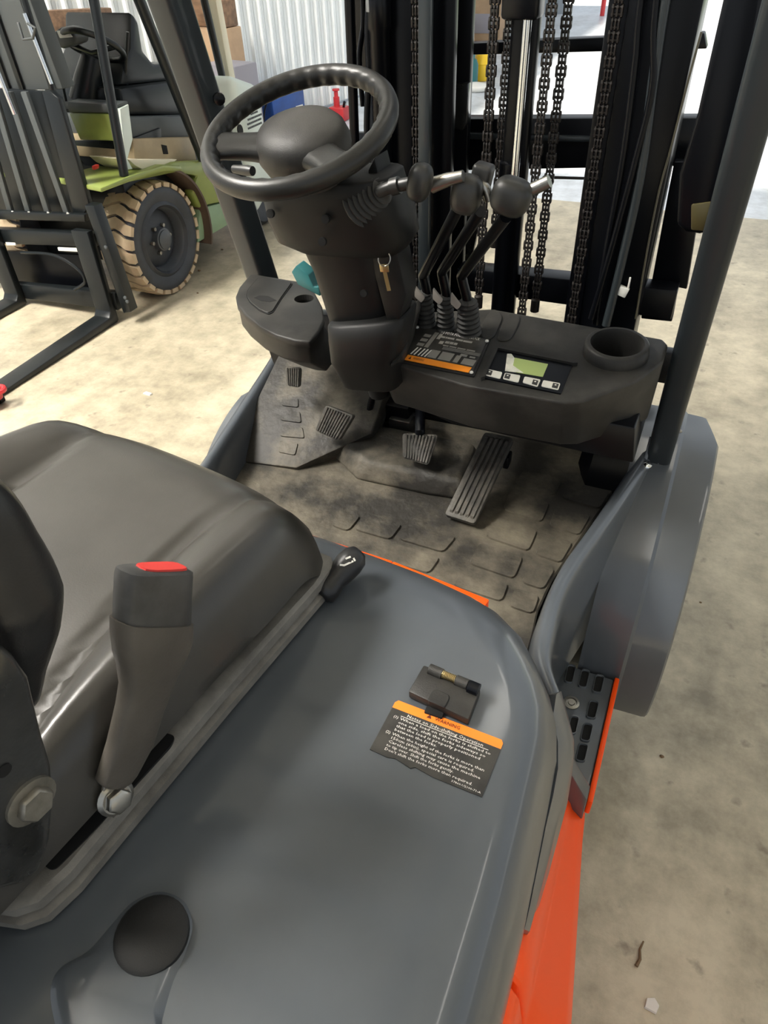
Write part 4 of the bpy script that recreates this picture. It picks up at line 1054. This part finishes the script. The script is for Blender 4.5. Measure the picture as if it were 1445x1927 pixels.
# fender: flat front lip and brown arch round the tyre
yc, zc = 3.02, .287
def arch(R, x0, x1, a0, a1, t, name, m):
    rings = []
    for k in range(19):
        a = math.radians(a0+(a1-a0)*k/18); c, s = math.cos(a), math.sin(a)
        rings.append([V((x, yc+c*r, zc+s*r)) for x, r in ((x0, R), (x1, R), (x1, R+t), (x0, R+t))])
    return new(name, loft(rings), m, G, smooth=50)
arch(.335, -2.40, -2.035, -22, 78, .012, 'wheel_arch', 'g_brown'); 
new('fender', bevel(prism([V((-2.40, 2.70, .66)), V((-2.05, 2.62, .66)), V((-2.03, 2.80, .665)), V((-2.03, 3.06, .655)), V((-2.03, 3.20, .61)), V((-2.40, 3.20, .62))], [V((-2.40, 2.70, .63)), V((-2.05, 2.62, .64)), V((-2.03, 2.80, .64)), V((-2.03, 3.06, .63)), V((-2.03, 3.20, .585)), V((-2.40, 3.20, .59))]), .008, 2), 'g_green', G)
new('fender', bevel(prism([V((2*GX+2.40, 2.70, .66)), V((2*GX+2.05, 2.62, .66)), V((2*GX+2.03, 3.06, .655)), V((2*GX+2.40, 3.20, .62))], [V((2*GX+2.40, 2.70, .63)), V((2*GX+2.05, 2.62, .64)), V((2*GX+2.03, 3.06, .63)), V((2*GX+2.40, 3.20, .59))]), .008, 2), 'g_green', G)
# body sides, hood, counterweight
new('body', bevel(box((GX, 3.5, .40), (.78, 1.2, .46)), .02), 'g_dark', G)
sd = [(372, 332), (300, 318), (330, 305), (385, 302), (430, 300), (452, 320), (452, 360), (430, 378), (395, 385), (376, 392), (362, 362)]
gp(sd, x=-2.07, d=(-.06, 0, 0), m='g_green', name='side_panel', bv=.012)
sd2 = [(376, 392), (430, 378), (452, 358), (470, 362), (470, 400), (372, 458), (374, 430)]
gp(sd2, x=-2.085, d=(-.06, 0, 0), m='g_pale', name='lower_side', bv=.01)
gp([(242, 300), (335, 300), (318, 312), (285, 328), (255, 312)], x=-2.10, d=(-.25, 0, 0), m='g_cream', name='step', bv=.006)
gp([(250, 260), (362, 258), (372, 304), (254, 304)], x=-2.14, d=(-.6, 0, 0), m='g_tan', name='hood_side', bv=.012)
gp([(304, 272), (314, 274), (317, 290), (308, 290)], x=-2.137, d=(-.012, 0, 0), m='hole', name='hood_slot', bv=.001)
gp([(243, 220), (372, 216), (376, 260), (250, 262)], x=-2.16, d=(-.6, 0, 0), m='g_grey', name='hood', bv=.015)
gp([(228, 165), (350, 150), (362, 218), (236, 216)], x=-2.2, d=(-.5, 0, 0), m='g_dark', name='seat_base', bv=.02)
gp([(247, 20), (262, 40), (270, 95), (290, 120), (340, 118), (352, 150), (228, 162), (232, 125), (246, 90)], x=-2.25, d=(-.42, 0, 0), m='g_dark', name='seat', bv=.02)
cw = new('counterweight', bevel(prism([V((-2.95, 3.92, .90)), V((-2.12, 3.92, .90)), V((-2.14, 4.22, .80)), V((-2.95, 4.22, .80))], [V((-3.02, 3.88, .14)), V((-2.06, 3.88, .14)), V((-2.10, 4.20, .25)), V((-3.0, 4.20, .25))]), .05, 4), 'g_white', G)
new('tow_hole', lathe([(.030, -.004), (.030, .003)], P(452, 245, x=-2.075), (1, .1, .1), 20), 'hole', cw)
tl = P(470, 242, x=-2.072)
for r_, (u0, u1) in enumerate(((.03, .10), (-.01, .14), (-.02, .12), (-.02, .13))):
    u = u0; k_ = 0
    while u < u1:
        w_ = (.012, .02, .008, .016)[k_ % 4]; q_ = tl+V((.002, u, .07-.022*r_))
        new('notice_mark', bevel(box(q_+V((0, w_/2, 0)), (.006, w_, .010)), .0005, 1), 'g_grey', cw, smooth=0); u += w_+.006; k_ += 1
# dash, steering column, wheel
gp([(124, 191), (222, 196), (220, 214), (128, 212)], y=2.93, d=(0, .08, 0), m='g_grey', name='dash_top', bv=.01)
gp([(128, 212), (220, 214), (222, 266), (150, 264)], y=2.935, d=(0, .05, 0), m='g_green', name='dash', bv=.01)
gp([(120, 264), (245, 262), (252, 335), (185, 345), (150, 300)], y=3.0, d=(0, .25, 0), m='g_dark', name='front_bulkhead', bv=.01)
col = tube([P(160, 190, y=3.08), P(166, 150, y=3.10), P(176, 108, y=3.14)], lambda t: .075-.02*t, 16)
new('steering_column', col, 'g_dark', G)
wc = P(176, 86, y=3.10); n_ = V((0, .55, .83)); e1 = V((1, 0, 0)); e2 = n_.cross(e1)
wheel = new('steering_wheel', tube([wc+e1*(.135*math.cos(2*math.pi*k/40))+e2*(.135*math.sin(2*math.pi*k/40)) for k in range(40)], .014, 10, closed=True), 'g_dark', G)
new('spoke', tube([wc+e1*.13, wc-n_*.03, wc-e1*.13], .012, 8), 'g_dark', wheel)
new('control_lever', tube(PL([(242, 190), (236, 140), (240, 60)], y=3.2), .008, 8), 'g_dark', G)
# roof posts
new('guard_post', tube([V((-2.085, 2.83, .655)), V((-2.085, 2.99, 1.95))], .022, 14), 'g_dark', G)
new('guard_post', tube([V((2*GX+2.085, 2.83, .655)), V((2*GX+2.085, 2.99, 1.95))], .022, 14), 'g_dark', G)
a, b = P(262, 0, x=-2.06), P(382, 300, x=-2.06); a2 = a+(a-b)*1.0
new('guard_post', tube([b, a2], .026, 14), 'g_dark', G)
a, b = P(404, 0, x=-2.35), P(436, 175, x=-2.35); new('guard_post', bevel(bar(b, a+(a-b)*1.2, .055, .06, up=(0, 1, 0)), .008), 'g_cream', G)
a, b = P(384, 0, x=-2.34), P(424, 170, x=-2.34); new('guard_post', tube([b, a+(a-b)*1.2], .022, 12), 'g_dark', G)
new('guard_roof', bevel(box((GX, 3.45, 1.98), (.98, 1.25, .05)), .01), 'g_dark', G)
gp([(226, 205), (242, 196), (250, 262), (240, 300), (250, 318), (238, 320)], x=-2.10, d=(-.02, 0, 0), m='g_white', name='cowl_edge', bv=.003)
# mast: rails and uprights
MYG = 2.72
gp([(-207, -450), (-133, -450), (100, 168), (20, 172)], y=MYG, d=(0, .10, 0), m='g_grey', name='mast_rail', bv=.006)
gp([(-133, -450), (-108, -450), (118, 168), (100, 168)], y=MYG+.02, d=(0, .08, 0), m='g_grey', name='mast_rail', bv=.006)
for x0 in (-70, -44): gp([(x0, -60), (x0+8, -60), (x0+92, 180), (x0+84, 180)], y=MYG-.015, d=(0, .01, 0), m='g_dark', name='rail_groove', bv=.001)
new('lift_cylinder', tube([P(-95, -450, y=2.66), P(146, 320, y=2.66)], .014, 12), 'g_dark', G)
new('piston_rod', tube([P(46, 25, y=2.64), P(97, 158, y=2.64)], .008, 12), 'chrome', G)
new('piston_rod', tube([P(-6, 128, y=2.60), P(28, 215, y=2.60)], .010, 12), 'chrome', G)
new('hose_clip', bevel(tube(PL([(34, 42), (44, 74), (62, 72), (66, 52), (52, 44)], y=2.62), .006, 8), .0005, 1), 'g_grey', G)
# load backrest: frame and bars
new('backrest_plate', bevel(ext(PL([(78, 172), (95, 172), (110, 185), (168, 386), (156, 408), (138, 404)], y=2.63), (0, .03, 0)), .006), 'g_dark', G)
gp([(-20, 165), (80, 172), (140, 404), (-20, 398)], y=2.70, d=(0, .02, 0), m='g_dark', name='mast_shield', bv=.003)
for x0, x1 in ((46, 128), (18, 92), (-12, 56), (-44, 22)): new('backrest_bar', bevel(bar(P(x0, 172, y=2.63), P(x1, 404, y=2.63), .034, .02, up=(0, 1, 0)), .004), 'g_grey', G)
for q in ((27, 400), (58, 401), (94, 402), (131, 403)): new('bolt', lathe([(.012, 0), (.012, .010), (.008, .014)], P(*q, y=2.615), (0, -1, .1), 6), 'chrome', G)
gp([(-40, 396), (158, 404), (160, 418), (-40, 412)], y=2.60, d=(0, .03, 0), m='g_dark', name='carriage_bar')
gp([(-40, 430), (176, 440), (180, 466), (-40, 458)], y=2.60, d=(0, .05, 0), m='g_dark', name='carriage_bar', bv=.008)
gp([(10, 456), (28, 457), (30, 462), (12, 462)], y=2.598, d=(0, .01, 0), m='zip_white', name='printed_mark', bv=.0005)
gp([(108, 466), (146, 468), (146, 474), (110, 472)], y=2.598, d=(0, .01, 0), m='zip_white', name='printed_mark', bv=.0005)
gp([(20, 534), (215, 552), (222, 585), (26, 560)], y=2.60, d=(0, .05, 0), m='g_dark', name='carriage_bar', bv=.008)
gp([(158, 386), (176, 388), (246, 588), (232, 590)], y=2.585, d=(0, .06, 0), m='g_dark', name='carriage_end', bv=.006)
gp([(-40, 470), (150, 480), (190, 548), (-40, 530)], y=2.70, d=(0, .02, 0), m='gloss_black', name='mast_shield', bv=.003)
new('hose', tube(spline(PL([(40, 475), (100, 480), (145, 505), (160, 530), (140, 545)], y=2.58), 6), .008, 8), 'g_dark', G)
for q in ((200, 465), (236, 560), (240, 567)): new('bolt', lathe([(.009, 0), (.009, .006), (.004, .008)], P(*q, y=2.582), (0, -1, .1), 10), 'g_grey', G)
# forks
def gfork(hx, heel):
    x = hx
    pr = [V((0, 2.56, .47)), V((0, 2.60, .47)), V((0, 2.60, .012)), V((0, 2.585, .004)), V((0, 1.52, .004)), V((0, 1.52, .012)), V((0, 2.54, .045)), V((0, 2.56, .07))]
    new('fork', bevel(ext([p+V((x-.05, 0, 0)) for p in pr], (.10, 0, 0)), .004), 'g_dark', G)
gfork(-2.20, 0); gfork(-2.83, 0)
for z in (.5, .12): pass
lamp = new('work_lamp', bevel(ext(PL([(98, 62), (112, 52), (128, 54), (142, 68), (140, 84), (118, 92), (102, 88)], y=3.0), (0, .10, 0)), .012, 3), 'g_grey', G, label='pale grey work lamp on its bracket')
new('lamp_face', bevel(ext(PL([(106, 58), (126, 57), (136, 70), (112, 72)], y=2.995), (0, .01, 0)), .003), 'zip_white', lamp)
new('lamp_arm', tube(PL([(104, 86), (112, 130), (124, 190)], y=3.0), .007, 8), 'g_dark', lamp)
new('front_axle', bevel(box((GX, 3.02, .30), (.6, .2, .2)), .02), 'g_dark', G)
new('tail_lamp', bevel(ext(PL([(172, 312), (179, 312), (179, 320), (173, 320)], y=2.75), (0, .03, 0)), .004), 'red_plastic', G)
# ------------------------------------------------------------------ things along the wall and on the floor
mat('blue', (0.010, 0.060, 0.26), 0.4, var=0.2, vscale=8)
mat('yellow', (0.85, 0.55, 0.02), 0.4)
mat('red_paint', (0.55, 0.03, 0.035), 0.4)
mat('lilac_grey', (0.34, 0.32, 0.36), 0.5)
mat('post_orange', (0.75, 0.16, 0.04), 0.5)
mat('paper', (0.75, 0.72, 0.66), 0.8)
mat('leaf_brown', (0.16, 0.10, 0.05), 0.8)
def wall_pt(px, py, off=0.0): return P(px, py, plane=(W0+WN*off, WN))
# timber beam on the wall and boards leaning below
a, b = wall_pt(40, 46, .25), wall_pt(205, 36, .25)
new('timber_beam', bevel(bar(a, b, .10, .13), .006), 'wood', label='brown timber beam fixed across the ribbed wall', cat='beam')
for i, (x0, x1, m, lab) in enumerate(((86, 128, 'card', 'pale cardboard sheet leaning left of the brown boards'), (112, 148, 'wood', 'brown board leaning on the wall behind the green forklift'))):
    q = [wall_pt(x0, 100, .30+.06*i), wall_pt(x0+24, 100, .30+.06*i), wall_pt(x1+24, 215, .30+.06*i), wall_pt(x1, 215, .30+.06*i)]
    for p in q[2:]: p.z = min(p.z, .0)
    q[2].z = q[3].z = 0.0
    new('board', bevel(ext(q, WN*.03), .003), m, label=lab, cat='board')
c0 = wall_pt(110, 72, .42); 
def wbox(name, px0, px1, off, dep, m, label, cat, base=None, bv=.008):
    """box against the wall whose face fills two pixels' corners; its foot is on the floor or on base"""
    A, B = wall_pt(px0[0], px1[1], off+dep), wall_pt(px1[0], px1[1], off+dep); T = wall_pt(px0[0], px0[1], off+dep)
    z0 = base if base is not None else 0.0
    A.z = B.z = z0
    pts = [A, B, V((B.x, B.y, T.z)), V((A.x, A.y, T.z))]
    return new(name, bevel(ext(pts, -WN*dep), bv, 2), m, label=label, cat=cat), pts
wbox('cardboard_box', (420, 55), (462, 112), .06, .35, 'card', 'tall plain cardboard carton standing against the ribbed wall', 'box')
wbox('cardboard_box', (424, 0), (450, 54), .06, .34, 'wood', 'brown crate stacked on the tall plain carton', 'box', base=wall_pt(420, 55, .41).z+.004)
wbox('storage_bin', (445, 125), (488, 158), .44, .35, 'lilac_grey', 'lilac grey bin between carton and white counterweight', 'bin')
ob, pts = wbox('welder', (517, 178), (577, 232), .06, .30, 'blue', 'blue machine with pink label at the foot of the ribbed wall', 'machine')
A = wall_pt(557, 200, .365); B = wall_pt(571, 208, .365)
new('label_patch', bevel(ext([V((A.x, A.y, A.z)), V((B.x, B.y, A.z)), V((B.x, B.y, B.z)), V((A.x, A.y, B.z))], -WN*.004), .001), 'decal_white', ob)
top = pts[3]*.6+pts[2]*.4
new('handle', tube(spline([pts[3]*.8+pts[2]*.2, pts[3]*.75+pts[2]*.25+V((0, 0, .05)), pts[3]*.3+pts[2]*.7+V((0, 0, .05)), pts[3]*.2+pts[2]*.8], 5), .008, 8), 'gloss_black', ob)
new('power_lead', tube(spline([pts[3]+V((-.02, 0, .0)), pts[3]+V((-.06, -.05, -.12)), pts[0]+V((-.05, -.1, .12)), pts[0]+V((.0, -.14, .01))], 8), .007, 8), 'gloss_black', label='thin black lead trailing beside the blue machine', cat='cable')
# red jack stand like piece near the wall
R0 = wall_pt(640, 240, .25); R0.z = 0
rj = empty('bottle_jack', R0, 'small red jack standing by the wall past the blue machine', 'jack')
new('body', bevel(box(R0+V((0, 0, .06)), (.16, .14, .12)), .01), 'red_paint', rj)
new('ram', lathe([(.03, 0), (.03, .08), (.02, .085), (.02, .13), (.035, .135), (.035, .15)], R0+V((-.02, 0, .12)), (0, 0, 1), 16), 'red_paint', rj)
new('socket', tube([R0+V((.05, 0, .10)), R0+V((.09, -.05, .17))], .014, 10), 'gloss_black', rj)
# red trolley jack nose on the floor at the left edge
J = P(12, 752, z=0.0)
tj = empty('trolley_jack', (J.x, J.y, 0), 'red trolley jack on the floor beside the lowered fork', 'jack')
new('frame', bevel(prism([J+V((-.50, -.26, .085)), J+V((.03, -.02, .075)), J+V((.045, -.09, .06)), J+V((-.44, -.36, .085))], [J+V((-.50, -.26, .025)), J+V((.03, -.02, .03)), J+V((.045, -.09, .03)), J+V((-.44, -.36, .025))]), .012, 2), 'red_paint', tj)
new('eye', tube([J+V((.035+.030*math.cos(t), -.045+.03*math.sin(t)*.9, .082)) for t in [2*math.pi*k/20 for k in range(20)]], .011, 8, closed=True), 'red_paint', tj)
for q in ((0, -.03), (.02, -.09), (-.46, -.25), (-.42, -.34)): new('caster', lathe([(.022, -.012), (.022, .012)], J+V((q[0], q[1], .0225)), (0, 1, 0), 16), 'gloss_black', tj)
# far end of the shed, seen through the mast
p = P(868, 75, z=0); new('column_post', bevel(box((p.x, p.y, 1.6), (.11, .11, 3.2)), .008), 'post_orange', label='orange steel post by the far grey wall', cat='post')
p = P(905, 151, z=0)
jug = empty('jug', (p.x, p.y, 0), 'yellow plastic jug standing on the floor behind the mast', 'jug')
new('body', lathe([(.085, 0), (.095, .02), (.095, .16), (.105, .17), (.105, .19), (.08, .22), (.075, .30), (.04, .31)], V((p.x, p.y, 0)), (0, 0, 1), 20), 'yellow', jug)
new('lid', lathe([(.06, .30), (.085, .31), (.085, .36), (.05, .37)], V((p.x, p.y, 0)), (0, 0, 1), 20), 'yellow', jug)
p = P(890, 160, z=0); new('canister', lathe([(.07, 0), (.07, .2), (.05, .25), (.03, .26), (.03, .36)], V((p.x-.02, p.y, 0)), (0, 0, 1), 18), 'teal_paint', label='dark green canister beside the yellow jug', cat='canister')
p = P(868, 162, z=0); new('plywood_sheet', bevel(box((p.x-.12, p.y+.2, .26), (.38, .05, .52), Matrix.Rotation(.15, 3, 'X')), .004), 'card', label='tan plywood sheet leaning left of the dark canister', cat='sheet')
p = P(895, 172, z=0); new('rag', ellipsoid(V((p.x, p.y, .04)), (.16, .10, .05), 18, 10), 'zip_white', label='crumpled white rag on the floor near the yellow jug', cat='rag')
p = P(916, 74, z=0)
cb_ = new('cardboard_box', bevel(box((p.x, p.y, .30), (.50, .40, .60)), .012), 'card', label='brown carton with a pale panel by the far grey wall', cat='box')
new('panel', bevel(box((p.x, p.y-.205, .22), (.30, .01, .24)), .002), 'lilac_grey', cb_)
p = P(880, 76, z=0); new('sack', ellipsoid(V((p.x-.1, p.y-.3, .20)), (.16, .14, .20), 18, 12, .8), 'paper', label='white sack standing beside the orange post', cat='sack')
p = P(1088, 60, z=0); new('yard_pole', tube([V((p.x, p.y+2, 0)), V((p.x, p.y+2, 3.0))], .04, 12), 'red_paint', label='thin red pole standing in the bright yard', cat='pole')
# scraps on the floor
def scrap(px, py, pts, h, m, name, label, cat):
    o = P(px, py, z=0.0); q = [o+V((a, b, .001)) for a, b in pts]; c = sum(q, V())/len(q)
    new(name, prism([p+(c-p)*.1+V((0, 0, h)) for p in q], q), m, label=label, cat=cat)
scrap(1225, 1892, [(-.012, -.010), (.010, -.012), (.014, .004), (.004, .014), (-.010, .008)], .006, 'paper', 'paper_scrap', 'pale paper scrap on the floor beside the orange panel', 'scrap')
scrap(278, 742, [(-.02, -.008), (.02, -.010), (.022, .006), (-.016, .010)], .006, 'paper', 'paper_scrap', 'white scrap on the floor between seat and green forklift', 'scrap')
o = P(1201, 1800, z=0)
new('twig', tube([o+V((-.002, -.02, .004)), o+V((.003, -.005, .005)), o+V((0, .012, .006)), o+V((.005, .03, .004))], lambda t: .004*(1-.6*t), 7), 'leaf_brown', label='thin brown twig on the floor right of the orange panel', cat='twig')
for px, py, r, lab in ((1245, 1424, .006, 'dark crumb on the floor behind the grey fender'), (1318, 1134, .004, 'tiny dark crumb on the floor right of the grey fender'), (375, 510, .010, 'dark crumb on the floor beside the tan tyre'), (372, 552, .007, 'small dark crumb on the floor between tan tyre and left dash'), (418, 470, .009, 'dark crumb on the floor below the pale green side panel')):
    o = P(px, py, z=0)
    new('grit', ellipsoid(o+V((0, 0, r*.3)), (r, r*.7, r*.45), 8, 6), 'leaf_brown', label=lab, cat='debris', group='crumbs of dirt on the floor')
